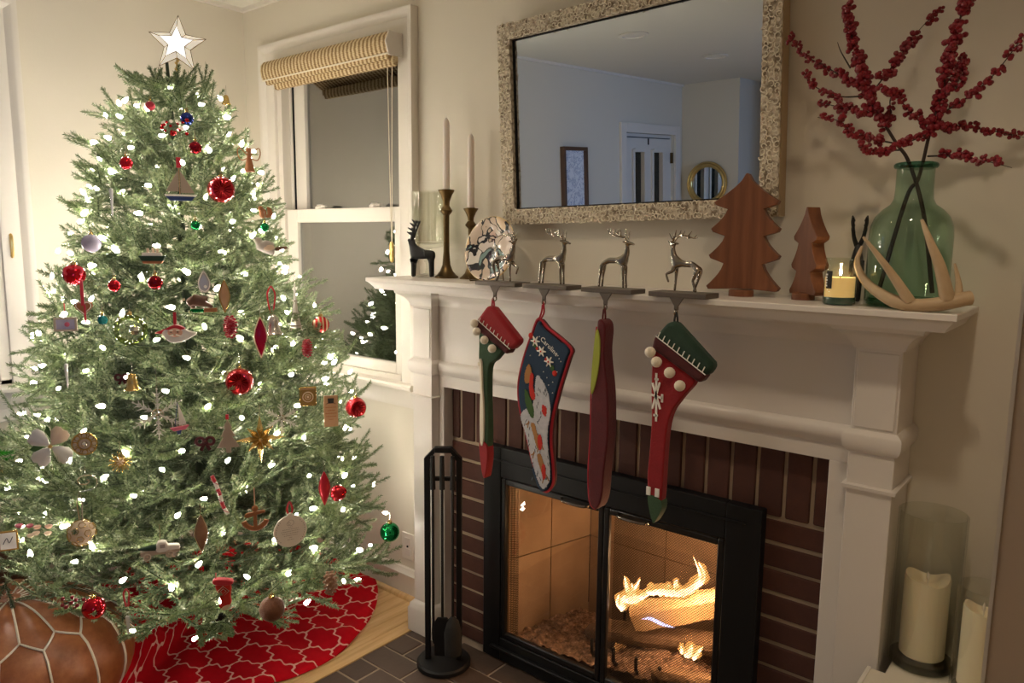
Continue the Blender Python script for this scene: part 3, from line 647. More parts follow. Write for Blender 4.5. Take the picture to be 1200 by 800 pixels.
# ---------------- bench and candles in the niche ----------------
M('bench_white', (.74, .68, .56), .4)
bn = thing('built_in_bench', 'cream painted low built in ledge beside the mantel', 'ledge', (-.25, -.3, 0))
G().prism([(-.117, -.75), (.162, -.75), (.162, .298), (-.082, .298), (-.082, .125), (-.117, .125)], .435, .467, 'z').obj('top', 'bench_white', bn, bevel=.004)
G().box(-.08, .162, -.73, .298, 0, .435).obj('front', 'bench_white', bn, bevel=.003)
G().box(-.118, -.11, -.751, .125, .4665, .469).obj('edge_bead', 'trim_white', bn)
glass('clear_glass', (.955, .962, .935), .01, 1.8, 1.45)
glass('smoke_glass', (.72, .72, .64), .01, 1.2, 1.5)
def hurricane(label, c, R_, H_, clab, cr, ch, wick=True):
    e = thing('hurricane_vase', label, 'glass vase', (*c, .467), group='hurricane vases on the bench')
    G().lathe([(0, .001), (R_-.004, .001), (R_, .005), (R_, H_-.002), (R_-.002, H_), (R_-.004, H_-.002), (R_-.004, .022), (0, .020)], 40).obj('glass_body', 'clear_glass', e)
    G().lathe([(0, .003), (R_-.005, .003), (R_-.005, .016), (0, .018)], 40).obj('thick_base', 'smoke_glass', e)
    k = thing('pillar_candle', clab, 'candle', (*c, .4895), group='pillar candles in the hurricane vases')
    v = []; n = 32; g = G()
    prof = [(0, 0), (cr-.004, 0), (cr, .004), (cr, ch-.006), (cr-.002, ch), (cr-.006, ch-.001), (cr*.5, ch-.018), (0, ch-.021)]
    g.lathe(prof, n)
    for i, p in enumerate(g.v):
        if p[2] > ch*.6: a = math.atan2(p[1], p[0]); g.v[i] = (p[0], p[1], p[2]+.007*sin(a*2+1)+.004*sin(a*3))
    g.obj('wax', 'pillar_wax', k)
    G().tube([(0, 0, ch-.024), (.001, 0, ch-.004)], .0012, 6).lathe([(0, ch-.01), (.003, ch-.004), (.0035, ch+.002), (.001, ch+.012), (0, ch+.014)], 8).obj('wick', 'taper_wax', k)
hurricane('tall wide clear glass hurricane vase beside the mantel', (-.28, -.08), .069, .36, 'wide ivory pillar candle in the tall hurricane vase', .046, .185)
hurricane('shorter clear glass hurricane vase against the wall end', (-.163, -.145), .05, .245, 'slimmer ivory pillar candle in the shorter hurricane vase', .037, .175)
# ---------------- things on the mantel shelf ----------------
SZ = 1.283
hg = thing('glass_candle_holder', 'clear footed glass hurricane on the mantel end beside the window', 'glass vase', (-1.895, -.07, SZ))
glass('thin_glass', (.965, .97, .935), .01, 3.0, 1.45)
M('green_glass_solid', (.55, .62, .42), .1, spec=.8)
G().lathe([(.056, .118), (.057, .292), (.055, .294), (.054, .292), (.053, .124)], 40).obj('glass_cylinder', 'thin_glass', hg)
G().lathe([(0, .098), (.030, .100), (.052, .106), (.058, .114), (.056, .120), (.030, .114), (0, .112)], 36).obj('glass_bowl', 'clear_glass', hg)
G().lathe([(0, 0), (.042, 0), (.043, .004), (.012, .012), (.008, .03), (.010, .05), (.016, .055), (.010, .062), (.008, .085), (.014, .098), (0, .10)], 28).obj('glass_stem', 'clear_glass', hg)
def deer_antlers(par, mat, base, pts, tines, r):
    for s_ in (-1, 1):
        g = G(); bp = [(p[0], s_*p[1], p[2]) for p in pts]
        pp = smoothpath(bp, 14); g.tube(pp, [r*(1-.55*i/14) for i in range(15)], 6)
        for i, (dx, dy, dz) in tines:
            a = pp[i]; b = a+Vector((dx, s_*dy, dz)); mid = (a+b)/2+Vector((-.25*dz*0, 0, -.0006)); g.tube([a, mid, b], [r*.8, r*.6, r*.25], 5)
        g.obj('antler', mat, par)
# black stag
def black_stag(label, loc, rz):
    e = thing('deer_figurine', label, 'figurine', loc, rz)
    vv = [(.030, 0, .082, .017), (0, 0, .078, .0155), (-.028, 0, .086, .018), (-.036, 0, .108, .011), (-.038, 0, .124, .009), (-.052, 0, .128, .005), (-.028, 0, .131, .004),
          (.034, .006, .05, .008), (.035, .006, .002, .0065), (.034, -.006, .05, .008), (.035, -.006, .002, .0065), (-.030, .006, .05, .008), (-.032, .006, .002, .006), (-.030, -.006, .05, .008), (-.032, -.006, .002, .006), (.046, 0, .09, .006)]
    ee = [(0, 1), (1, 2), (2, 3), (3, 4), (4, 5), (4, 6), (0, 7), (7, 8), (0, 9), (9, 10), (2, 11), (11, 12), (2, 13), (13, 14), (0, 15)]
    skin('body', vv, ee, 'black_deer', e, 2, 1)
    deer_antlers(e, 'black_deer', None, [(-.036, .003, .128), (-.030, .010, .148), (-.022, .013, .170), (-.012, .014, .192)], [(4, (-.018, .004, .010)), (7, (-.018, .004, .010)), (10, (-.016, .004, .012)), (12, (-.014, .002, .012))], .0062)
    return e
black_stag('matte black stag figurine in front of the glass hurricane', (-1.858, -.135, SZ), radians(25))
black_stag('matte black stag figurine behind the lit jar candle', (-.478, -.085, SZ), radians(-75))
# candlesticks and tapers
def candlestick(label, loc, prof, clab, ctop, cr):
    e = thing('candlestick', label, 'candlestick', loc); G().lathe(prof, 28).obj('column', 'brass_dark', e)
    top = prof[-1][1]
    G().lathe([(.0145, top-.004), (.0152, top), (.0145, top+.002), (.0125, top+.001), (.0125, top-.004)], 20).obj('socket_rim', 'brass_dark', e)
    c = thing('taper_candle', clab, 'candle', (loc[0], loc[1], loc[2]+top))
    h = ctop-loc[2]-top
    G().lathe([(0, .0), (cr, .0), (cr*.97, h*.5), (cr*.92, h-.022), (cr*.8, h-.012), (cr*.35, h-.002), (0, h)], 18).obj('wax', 'taper_wax', c)
    G().tube([(0, 0, h-.004), (.0006, 0, h+.010)], .0009, 6).obj('wick', 'white_thread', c)
P1 = [(0, 0), (.041, 0), (.041, .006), (.034, .010), (.022, .024), (.014, .045), (.0105, .09), (.0098, .16), (.010, .212), (.019, .222), (.021, .228), (.016, .236), (.011, .244), (.012, .258), (.020, .280), (.0275, .292), (.0275, .296)]
candlestick('tall dark brass candlestick with a flared base', (-1.796, -.08, SZ), P1, 'white taper candle in the tall brass candlestick', 1.815, .0122)
P2 = [(r_, z_*.79) for r_, z_ in P1]; P2 = [(r_*.9, z_) for r_, z_ in P2]
candlestick('shorter brass candlestick behind the marbled plate', (-1.702, -.06, SZ), P2, 'white taper candle in the shorter brass candlestick', 1.758, .0118)
# marbled round plate on an easel
m = M('marbled', (.7, .6, .5), .12, coat=.4); t = NT(m)
co = t.coord(); nz = t.n('ShaderNodeTexNoise'); nz.inputs['Scale'].default_value = 13; nz.inputs['Detail'].default_value = 2.5; t.l(co, nz.inputs['Vector'])
mp = t.n('ShaderNodeVectorMath'); mp.operation = 'MULTIPLY_ADD'; t.l(nz.outputs[1], mp.inputs[0]); mp.inputs[1].default_value = (.16, .16, .16); t.l(co, mp.inputs[2])
vo = t.n('ShaderNodeTexVoronoi'); vo.feature = 'DISTANCE_TO_EDGE'; vo.inputs['Scale'].default_value = 17; t.l(mp.outputs[0], vo.inputs['Vector'])
vc = t.n('ShaderNodeTexVoronoi'); vc.inputs['Scale'].default_value = 17; t.l(mp.outputs[0], vc.inputs['Vector'])
sp = t.n('ShaderNodeSeparateColor'); t.l(vc.outputs['Color'], sp.inputs[0])
base = t.ramp(sp.outputs[0], [(.0, (.62, .50, .40)), (.42, (.70, .62, .56)), (.62, (.66, .46, .28)), (.72, (.22, .32, .31)), (.84, (.02, .022, .026)), (.97, (.75, .70, .64))])
sp.inputs[0]
for n_ in t.t.nodes:
    if n_.type == 'VALTORGB': n_.color_ramp.interpolation = 'CONSTANT'
edge = t.m('LESS_THAN', vo.outputs['Distance'], t.m('MULTIPLY', sp.outputs[1], .13))
t.l(t.mix(edge, base, (.015, .015, .02)), t.b.inputs['Base Color'])
pl = thing('decorative_plate', 'round marbled plate in black, cream, teal and gold propped on the shelf', 'plate', (-1.575, -.13, SZ))
tl = Matrix.Translation((0, 0, .002)) @ Matrix.Rotation(radians(-12), 4, 'X')
g = G(); prof = [(0, .010), (.060, .010), (.072, .006), (.098, -.003), (.103, -.002), (.103, .003), (.098, .005), (.070, .014), (0, .017)]
g.lathe(prof, 48, mat=tl @ Matrix.Translation((0, 0, .104)) @ Matrix.Rotation(radians(90), 4, 'X') @ Matrix.Scale(-1, 4, (0, 0, 1)))
g.obj('dish', 'marbled', pl)
G().add([], []).torus((0, 0, 0), .1025, .0022, 48, 6, 'y').obj('gold_rim', 'gold', pl).matrix_local = tl @ Matrix.Translation((0, 0, .104))
for sx in (-.04, .04): G().tube([(sx, -.032, .014), (sx, -.026, .002), (sx, .045, .0025), (sx*.5, .05, .10)], .0022, 6).obj('easel_wire', 'brass_dark', pl)
# stocking holders
def holder(label, x, rz, pose):
    e = thing('stocking_holder', label, 'stocking holder', (x, -.247, SZ), group='silver deer stocking holders')
    G().box(-.076, .076, -.036, .036, .0, .012).obj('base_plate', 'holder_base', e, bevel=.0015)
    b = [(-.018, -.0), (.018, .0), (.009, -.014), (.005, -.020), (.005, -.030), (-.005, -.030), (-.005, -.020), (-.009, -.014)]
    G().prism(b, -.036, -.031, 'y').obj('bracket', 'holder_base', e)
    G().torus((0, -.034, -.036), .007, .0022, 16, 6, 'x').obj('hook_ring', 'silver', e)
    d = thing('deer_figure'); d.parent = e; d.location = (.0, .006, .0115); d.rotation_euler = (0, 0, rz)
    if pose == 0:
        vv = [(-.034, 0, .072, .0095), (-.004, 0, .070, .0085), (.028, 0, .074, .0105), (.036, 0, .092, .0075), (.036, 0, .110, .0052), (.039, 0, .1185, .0055), (.058, 0, .112, .0022),
              (-.036, .007, .052, .0058), (-.040, .008, .028, .0032), (-.042, .008, .001, .0034), (-.036, -.007, .052, .0058), (-.040, -.008, .028, .0032), (-.042, -.008, .001, .0034),
              (.029, .007, .050, .0050), (.030, .007, .028, .0030), (.032, .007, .001, .0032), (.029, -.007, .050, .0050), (.030, -.007, .028, .0030), (.032, -.007, .001, .0032), (.028, .012, .120, .0018), (.028, -.012, .120, .0018)]
        an = [(.036, .004, .122), (.030, .009, .130), (.012, .014, .134), (-.008, .017, .141), (-.013, .018, .152)]
        ti = [(2, (.004, .002, .022)), (5, (-.002, .003, .020)), (8, (-.003, .003, .016)), (10, (.004, .003, .014))]
    else:
        vv = [(-.034, 0, .070, .0105), (-.004, 0, .066, .0085), (.026, 0, .072, .0105), (.034, 0, .092, .0075), (.036, 0, .108, .0052), (.037, 0, .117, .0055), (.050, 0, .124, .0022),
              (-.032, .007, .048, .0060), (-.024, .008, .028, .0032), (-.034, .008, .001, .0034), (-.036, -.007, .048, .0060), (-.030, -.008, .028, .0032), (-.020, -.008, .001, .0034),
              (.030, .007, .050, .0050), (.048, .007, .042, .0030), (.040, .007, .022, .0026), (.027, -.007, .050, .0050), (.028, -.007, .028, .0030), (.030, -.007, .001, .0032), (.026, .012, .116, .0018), (.026, -.012, .116, .0018)]
        an = [(.034, .004, .121), (.028, .009, .132), (.010, .014, .136), (-.010, .016, .130), (-.020, .017, .131)]
        ti = [(1, (.010, .002, .018)), (4, (-.004, .003, .016)), (8, (-.008, .003, .012)), (11, (-.006, .003, .010))]
    ee = [(0, 1), (1, 2), (2, 3), (3, 4), (4, 5), (5, 6), (0, 7), (7, 8), (8, 9), (0, 10), (10, 11), (11, 12), (2, 13), (13, 14), (14, 15), (2, 16), (16, 17), (17, 18), (5, 19), (5, 20)]
    skin('deer_body', vv, ee, 'silver', d, 2, 1)
    deer_antlers(d, 'silver', None, an, ti, .0026)
    return e
holder('silver prancing deer stocking holder in front of the marbled plate', -1.402, 0, 1)
holder('silver standing deer stocking holder holding the navy stocking', -1.224, 0, 0)
holder('silver standing deer stocking holder holding the plain wine red stocking', -1.026, 0, 0)
holder('silver prancing deer stocking holder facing the window beside the big wooden tree', -.826, pi, 1)
# ---------------- stockings ----------------
def puff(poly, y0, th, name, mat, par, bev=None):
    return G().prism(poly, y0-th/2, y0+th/2, 'y').obj(name, mat, par, bevel=bev or th*.45, seg=3)
def curvepoly(pts, n=6):
    P_ = [Vector((a, b, 0)) for a, b in pts]; m_ = len(P_); out = []
    for i in range(m_):
        a, b, c, d = P_[i-1], P_[i], P_[(i+1) % m_], P_[(i+2) % m_]
        for k in range(n):
            u = k/n; q = .5*((2*b)+(c-a)*u+(2*a-5*b+4*c-d)*u*u+(3*b-a-3*c+d)*u**3); out.append((q.x, q.y))
    return out
def stocking(label, x): return thing('christmas_stocking', label, 'stocking', (x, -.285, 1.247), group='stockings hanging from the mantel')
def loop(par, mat, z0=-.008, z1=-.062, dx=0):
    G().tube(smoothpath([(-.003+dx, 0, z1), (-.004, 0, (z0+z1)/2), (0, 0, z0+.004), (.004, 0, (z0+z1)/2), (.003+dx, 0, z1)], 16), .0028, 6).obj('hanging_loop', mat, par)
def pom(par, x, z, r, y=-.022): G().ball((x, y, z), r, 14).obj('pompom', 'cream_wool', par)
def cuffed(label, x, cuffm, bandm, bodym, loopm, toe, mir=1, s=1):
    e = stocking(label, x)
    loop(e, loopm)
    return e
# 1: red cuff, green body, narrow and twisted
e = stocking('green stocking with a bright red cuff and cream pompoms', -1.405)
loop(e, 'red_cord', -.003, -.030)
c_ = puff([(-.010, -.020), (.012, -.024), (.106, -.108), (.108, -.120), (.082, -.142), (-.052, -.074), (-.048, -.062)], 0, .034, 'cuff', 'red_felt', e, .01)
puff([(-.050, -.062), (.080, -.138), (.066, -.156), (-.054, -.092)], -.001, .036, 'cuff_band', 'maroon_felt', e, .008)
for k in range(9):
    u = (k+.4)/9; x_ = -.044+.122*u; z_ = -.066-.072*u
    G().tube([(x_, -.0185, z_), (x_+.006, -.0185, z_+.012)], .0013, 5).obj('stitch', 'white_thread', c_)
G().tube([(-.048, -.0185, -.062), (.080, -.0185, -.138)], .0012, 5).obj('stitch', 'white_thread', c_)
for px_, pz_ in ((-.052, -.075), (-.042, -.098), (-.012, -.120), (.018, -.142)): pom(e, px_, pz_, .0125, -.024)
puff(curvepoly([(-.042, -.09), (.0, -.115), (.045, -.14), (.02, -.175), (-.006, -.20), (-.010, -.28), (-.006, -.40), (-.012, -.47), (-.030, -.475), (-.036, -.40), (-.034, -.30), (-.046, -.20), (-.046, -.14)], 5), .002, .026, 'leg_panel', 'green_felt', e, .011)
puff(curvepoly([(-.040, -.185), (-.030, -.19), (-.026, -.26), (-.020, -.34), (-.022, -.43), (-.034, -.43), (-.036, -.34), (-.034, -.26)], 4), -.012, .010, 'trim_panel', 'cream_wool', e, .004)
puff(curvepoly([(-.038, -.43), (-.010, -.435), (-.006, -.48), (-.016, -.535), (-.026, -.53), (-.036, -.48)], 5), .0, .03, 'toe', 'red_felt', e, .012)
G().ball((-.040, -.016, -.195), .006, 8, (1, .5, 1)).obj('bow', 'cream_wool', e)
# 2: navy needlepoint stocking
e = stocking('navy needlepoint stocking with a snowy scene and wine red back', -1.224)
loop(e, 'red_cord', -.003, -.048, -.01)
OUT = curvepoly([(-.014, -.046), (.020, -.070), (.060, -.092), (.098, -.120), (.090, -.150), (.062, -.235), (.040, -.320), (.036, -.385), (.044, -.45), (.046, -.50), (.028, -.530), (.004, -.525), (-.026, -.46), (-.052, -.38), (-.078, -.30), (-.082, -.235), (-.064, -.16), (-.036, -.09)], 4)
puff(OUT, .010, .022, 'back', 'wine_velvet', e, .009)
cx_, cz_ = .0, -.28
def shr(p, k=.006):
    return (p[0]-k*(1 if p[0] > -.01-(p[1]+.28)*-.05 else -1), p[1]+(-k if p[1] > -.1 else 0))
FR = [shr(p) for p in OUT]
fr = puff(FR, -.002, .012, 'front', 'navy_knit', e, .004)
def inside(x, z, poly):
    c = False; n_ = len(poly)
    for i in range(n_):
        (x0_, z0_), (x1_, z1_) = poly[i-1], poly[i]
        if (z0_ > z) != (z1_ > z) and x < (x1_-x0_)*(z-z0_)/(z1_-z0_)+x0_: c = not c
    return c
def patch(nm_, mat, pts, y=-.0086, th=.0024, cell=.0026, curve=True):
    # worked in square stitches like needlepoint
    if nm_ != 'snow':
        mx_, mz_ = sum(p[0] for p in pts)/len(pts), sum(p[1] for p in pts)/len(pts); pts = [(mx_+(p[0]-mx_)*.74, mz_+(p[1]-mz_)*.86) for p in pts]
    poly = curvepoly(pts, 4) if curve else pts; g = G()
    ca, sa = cos(-.62), sin(-.62)
    for i in range(-20, 170):
        for j in range(-210, 30):
            u, w = i*cell, j*cell*.94; x, z = u*ca-w*sa, u*sa+w*ca
            if inside(x, z, poly):
                e_ = cell*.47; g.add([(x+a_*ca-b_*sa, y_, z+a_*sa+b_*ca) for y_ in (y-th/2, y+th/2) for a_, b_ in ((-e_, -e_), (e_, -e_), (e_, e_), (-e_, e_))], [(0, 1, 2, 3), (0, 4, 5, 1), (1, 5, 6, 2), (2, 6, 7, 3), (3, 7, 4, 0)])
    return g.obj(nm_, mat, fr, smooth=False)
patch('snow', 'white_knit', [(-.012, -.205), (.008, -.215), (.030, -.25), (.038, -.30), (.030, -.35), (.030, -.39), (.038, -.45), (.040, -.49), (.024, -.520), (.006, -.515), (-.020, -.46), (-.046, -.38), (-.066, -.33), (-.050, -.305), (-.028, -.30), (-.018, -.26)])
text('Caroline', .020, 'white_thread', fr, (.030, -.0088, -.118), (radians(90), radians(36), 0), 'lettering')
for dx, dz in ((-.004, -.094), (.060, -.140), (.064, -.148)): G().ball((dx, -.0085, dz), .0016, 6).obj('knit_dot', 'white_thread', fr)
for fx, fz in ((-.018, -.108), (.004, -.134), (.030, -.160)):
    g = G()
    for k in range(6): a = k*pi/3; g.tube([(fx, -.009, fz), (fx+.0155*cos(a), -.009, fz+.0155*sin(a))], [.0042, .0016], 5)
    g.obj('knit_flower', 'white_thread', fr); G().ball((fx, -.0105, fz), .0035, 8).obj('flower_centre', 'red_knit', fr)
for bx_, bz_ in ((-.034, -.094), (-.012, -.128), (.020, -.155), (.050, -.190)): G().ball((bx_, -.0085, bz_), .0085 if bx_ > .04 or bx_ < -.03 else .005, 10, (1, .4, 1)).obj('knit_berry', 'red_knit', fr)
patch('leaf', 'green_knit', [(.032, -.165), (.050, -.172), (.046, -.186), (.034, -.180)]); patch('leaf', 'green_knit', [(-.030, -.10), (-.020, -.11), (-.010, -.132), (-.026, -.122)])
for dx, dz in ((.07, -.155), (.058, -.185), (-.01, -.205), (.024, -.205), (.044, -.215), (.030, -.225), (.044, -.245), (-.035, -.15), (.012, -.19)): G().ball((dx, -.0085, dz), .0018, 6).obj('knit_dot', 'white_thread', fr)
patch('sleigh_rider', 'tan_knit', [(-.050, -.185), (-.036, -.170), (-.024, -.195), (-.030, -.225), (-.050, -.235), (-.058, -.215)], -.0092)
patch('rider_coat', 'red_knit', [(-.034, -.195), (-.020, -.20), (-.022, -.235), (-.010, -.268), (-.026, -.280), (-.040, -.245)], -.0096)
patch('sleigh', 'green_knit', [(-.058, -.245), (-.044, -.25), (-.018, -.29), (-.012, -.325), (-.026, -.33), (-.052, -.29)], -.0096)
patch('house', 'red_knit', [(.008, -.282), (.028, -.288), (.026, -.315), (.010, -.308)], -.0096)
patch('animal', 'tan_knit', [(-.034, -.34), (-.018, -.335), (-.006, -.36), (.006, -.385), (.004, -.42), (-.010, -.40), (-.022, -.37)], -.0098)
patch('blanket', 'red_knit', [(-.004, -.372), (.008, -.366), (.016, -.395), (.006, -.418), (-.004, -.40)], -.0102)
patch('animal', 'tan_knit', [(-.010, -.428), (.006, -.42), (.022, -.45), (.030, -.48), (.022, -.495), (.004, -.465)], -.0098)
patch('blanket', 'red_knit', [(.012, -.452), (.024, -.45), (.030, -.485), (.020, -.50), (.012, -.48)], -.0102)
for ax_, az_ in ((-.022, -.345), (-.002, -.43)):
    for (p0, p1) in (((-.012, .004), (-.024, -.004)), ((-.014, .008), (-.018, -.012)), ((.030, -.050), (.040, -.066)), ((.022, -.056), (.018, -.076))):
        G().tube([(ax_+p0[0], -.0098, az_+p0[1]), (ax_+p1[0], -.0098, az_+p1[1])], .0017, 4).obj('animal_limb', 'tan_knit', fr)
rk = random.Random(5)
for _ in range(44):
    dz = rk.uniform(-.50, -.23); dx = rk.uniform(-.03, .028)+(.0 if dz > -.4 else .008)-(.02 if dz > -.42 and dz < -.3 else 0)
    G().tube([(dx, -.0096, dz), (dx+rk.uniform(-.006, .006), -.0096, dz-.009)], .0013, 4).obj('knit_fleck', 'grey_knit', fr)
g = G(); g.tube([(p[0], .0, p[1]) for p in OUT], .0042, 6, closed=True); g.obj('piping', 'red_cord', e)
# 3: plain wine red stocking seen on edge
e = stocking('plain wine red stocking seen edge on with a lime green inset', -1.026)
loop(e, 'wine_velvet', -.003, -.045)
b = puff(curvepoly([(-.006, -.035), (.012, -.036), (.018, -.060), (.016, -.12), (.030, -.22), (.034, -.33), (.026, -.42), (.020, -.50), (.004, -.535), (-.016, -.52), (-.022, -.44), (-.018, -.34), (-.020, -.25), (-.010, -.17), (-.004, -.10)], 5), 0, .044, 'leg_panel', 'wine_velvet', e, .018)
puff(curvepoly([(-.008, -.06), (.004, -.08), (.004, -.14), (-.006, -.20), (-.018, -.225), (-.018, -.16)], 5), -.016, .018, 'inset', 'lime_felt', e, .007)
G().tube(smoothpath([(-.010, -.018, -.05), (-.016, -.019, -.13), (-.0215, -.019, -.23), (-.020, -.02, -.34), (-.024, -.02, -.44), (-.017, -.02, -.518), (.002, -.02, -.535)], 24), .0022, 5).obj('piping', 'red_cord', e)
# 4: green cuff, red body
e = stocking('red stocking with a dark green cuff, pompoms and a white snowflake', -.823)
loop(e, 'black_cord', -.003, -.030)
c_ = puff([(-.014, -.022), (.006, -.020), (.104, -.108), (.108, -.118), (.092, -.142), (-.046, -.070), (-.044, -.056)], 0, .036, 'cuff', 'dark_green_felt', e, .011)
puff([(-.046, -.056), (.092, -.138), (.076, -.160), (-.054, -.090)], -.001, .038, 'cuff_band', 'maroon_felt', e, .008)
for k in range(10):
    u = (k+.4)/10; x_ = -.042+.132*u; z_ = -.058-.078*u
    G().tube([(x_, -.0195, z_), (x_+.006, -.0195, z_+.013)], .0014, 5).obj('stitch', 'white_thread', c_)
G().tube([(-.044, -.0195, -.057), (.090, -.0195, -.137)], .0013, 5).obj('stitch', 'white_thread', c_)
for px_, pz_ in ((-.052, -.098), (-.034, -.120), (.002, -.142), (.030, -.170)): pom(e, px_, pz_, .0135, -.026)
b = puff(curvepoly([(-.048, -.085), (.0, -.11), (.060, -.150), (.030, -.20), (.004, -.24), (-.008, -.29), (-.012, -.38), (-.014, -.46), (-.022, -.49), (-.046, -.475), (-.056, -.42), (-.052, -.34), (-.050, -.26), (-.054, -.18)], 5), .002, .028, 'leg_panel', 'red_felt', e, .012)
g = G()
for a, c2 in (((-.040, -.150), (-.036, -.27)), ((-.052, -.205), (-.020, -.210)), ((-.050, -.175), (-.026, -.238)), ((-.030, -.172), (-.048, -.24)), ((-.022, -.200), (-.022, -.220)), ((-.044, -.165), (-.034, -.165)), ((-.044, -.255), (-.032, -.255))):
    g.box(-.5, .5, -.5, .5, -.5, .5, Matrix.Translation(((a[0]+c2[0])/2, -.013, (a[1]+c2[1])/2)) @ Matrix.Rotation(-math.atan2(c2[1]-a[1], c2[0]-a[0]), 4, 'Y') @ Matrix.Diagonal((math.hypot(c2[0]-a[0], c2[1]-a[1]), .003, .005, 1)))
g.obj('snowflake', 'white_thread', b, smooth=False)
for x_ in (-.050, -.026): G().box(x_-.006, x_+.006, -.0145, -.0115, -.462, -.440).obj('band_mark', 'white_thread', b, bevel=.001)
puff(curvepoly([(-.050, -.462), (-.016, -.468), (-.014, -.495), (-.030, -.528), (-.036, -.528), (-.046, -.50)], 5), .002, .03, 'toe', 'green_felt', e, .012)
# ---------------- wooden trees ----------------
def wd(name, c1, c2, c3, sc=(14, 14, 3)):
    wood(name, c1, c2, c3, sc, .5)
wd('cherry_wood', (.19, .066, .026), (.27, .105, .045), (.085, .026, .011), (34, 34, 2.5))
def woodtree(label, loc, rz, tiers, apex, th, foot):
    e = thing('wooden_tree', label, 'wooden tree', loc, rz, group='wooden trees on the mantel')
    half = [(0.002, apex)]
    for (win, ztop, wtip, ztip) in tiers:
        if win: half.append((win, ztop))
        w0, z0_ = half[-1]
        for k in (1, 2, 3, 4, 5): u = k/5; half.append((w0+(wtip-w0)*u**1.25, z0_+(ztip-z0_)*(u**.85)))
        half.append((wtip*.94, ztip-.008))
    half.append((tiers[-1][2]*.2, tiers[-1][3]-.004))
    poly = half+[(-a, b) for a, b in reversed(half)]
    G().prism(poly, -th/2, th/2, 'y').obj('cutout', 'cherry_wood', e, bevel=.0015)
    G().lathe([(0, 0), (foot, 0), (foot, .014), (foot-.002, .016), (0, .016)], 24, (0, -.012, 0)).obj('foot', 'cherry_wood', e)
woodtree('large flat wooden tree with four scalloped tiers', (-.738, -.10, SZ), radians(6), [(0, 0, .079, .232), (.044, .214, .084, .166), (.048, .148, .087, .100), (.048, .080, .090, .022)], .300, .028, .030)
woodtree('small thick wooden tree turned aside beside the large one', (-.578, -.10, SZ), radians(-38), [(0, 0, .046, .148), (.026, .132, .050, .082), (.028, .066, .052, .020)], .216, .034, .026)
# ---------------- lit jar candle ----------------
jc = thing('jar_candle', 'lit candle in a clear glass jar with a black label', 'candle', (-.482, -.19, SZ))
glass('jar_glass', (.95, .96, .92), .02, 1.2, 1.45)
G().lathe([(0, .001), (.031, .001), (.0335, .005), (.0335, .082), (.0315, .087), (.0315, .095), (.0325, .097), (.0325, .102), (.0305, .102), (.0295, .085), (.0315, .080), (.0315, .018), (0, .015)], 36).obj('jar', 'jar_glass', jc)
G().lathe([(0, .002), (.032, .002), (.0335, .007), (.0325, .017), (0, .0165)], 36).obj('green_base', M('jar_base', (.03, .08, .06), .15, spec=.7), jc)
M('lit_wax', (.85, .62, .28), .5, sss=.6, emit=((1, .62, .22), .35))
G().lathe([(0, .0175), (.0308, .0175), (.0308, .060), (.026, .058), (0, .056)], 32).obj('wax', 'lit_wax', jc)
G().tube([(0, 0, .056), (0, 0, .064)], .001, 5).obj('wick', 'black_cord', jc)
G().lathe([(0, .063), (.0028, .067), (.0030, .071), (.0012, .080), (0, .084)], 10).obj('flame', M('candle_flame', (0, 0, 0), .5, emit=((1, .85, .6), 60)), jc)
lb = G()
for k in range(9):
    a = radians(-128+k*3.2); lb.v += [(.0339*cos(a), .0339*sin(a), .036), (.0339*cos(a), .0339*sin(a), .074)]
lb.f = [(2*k, 2*k+2, 2*k+3, 2*k+1) for k in range(8)]
lbo = lb.obj('label', 'black_cord', jc)
for k, z in enumerate((.042, .048, .054, .060, .066)):
    a = radians(-126); G().box(-.0028, .0026-.001*(k % 2), -.0006, .0006, -.0017, .0017, Matrix.Translation((.0342*cos(a), .0342*sin(a), z)) @ Matrix.Rotation(a+pi/2, 4, 'Z')).obj('label_print', 'white_thread', lbo)
jl = point('jar_candle_light', (-.482, -.19, SZ+.076), (1, .72, .38), .12, .004); jl.parent = jc; jl.location = (0, 0, .078)
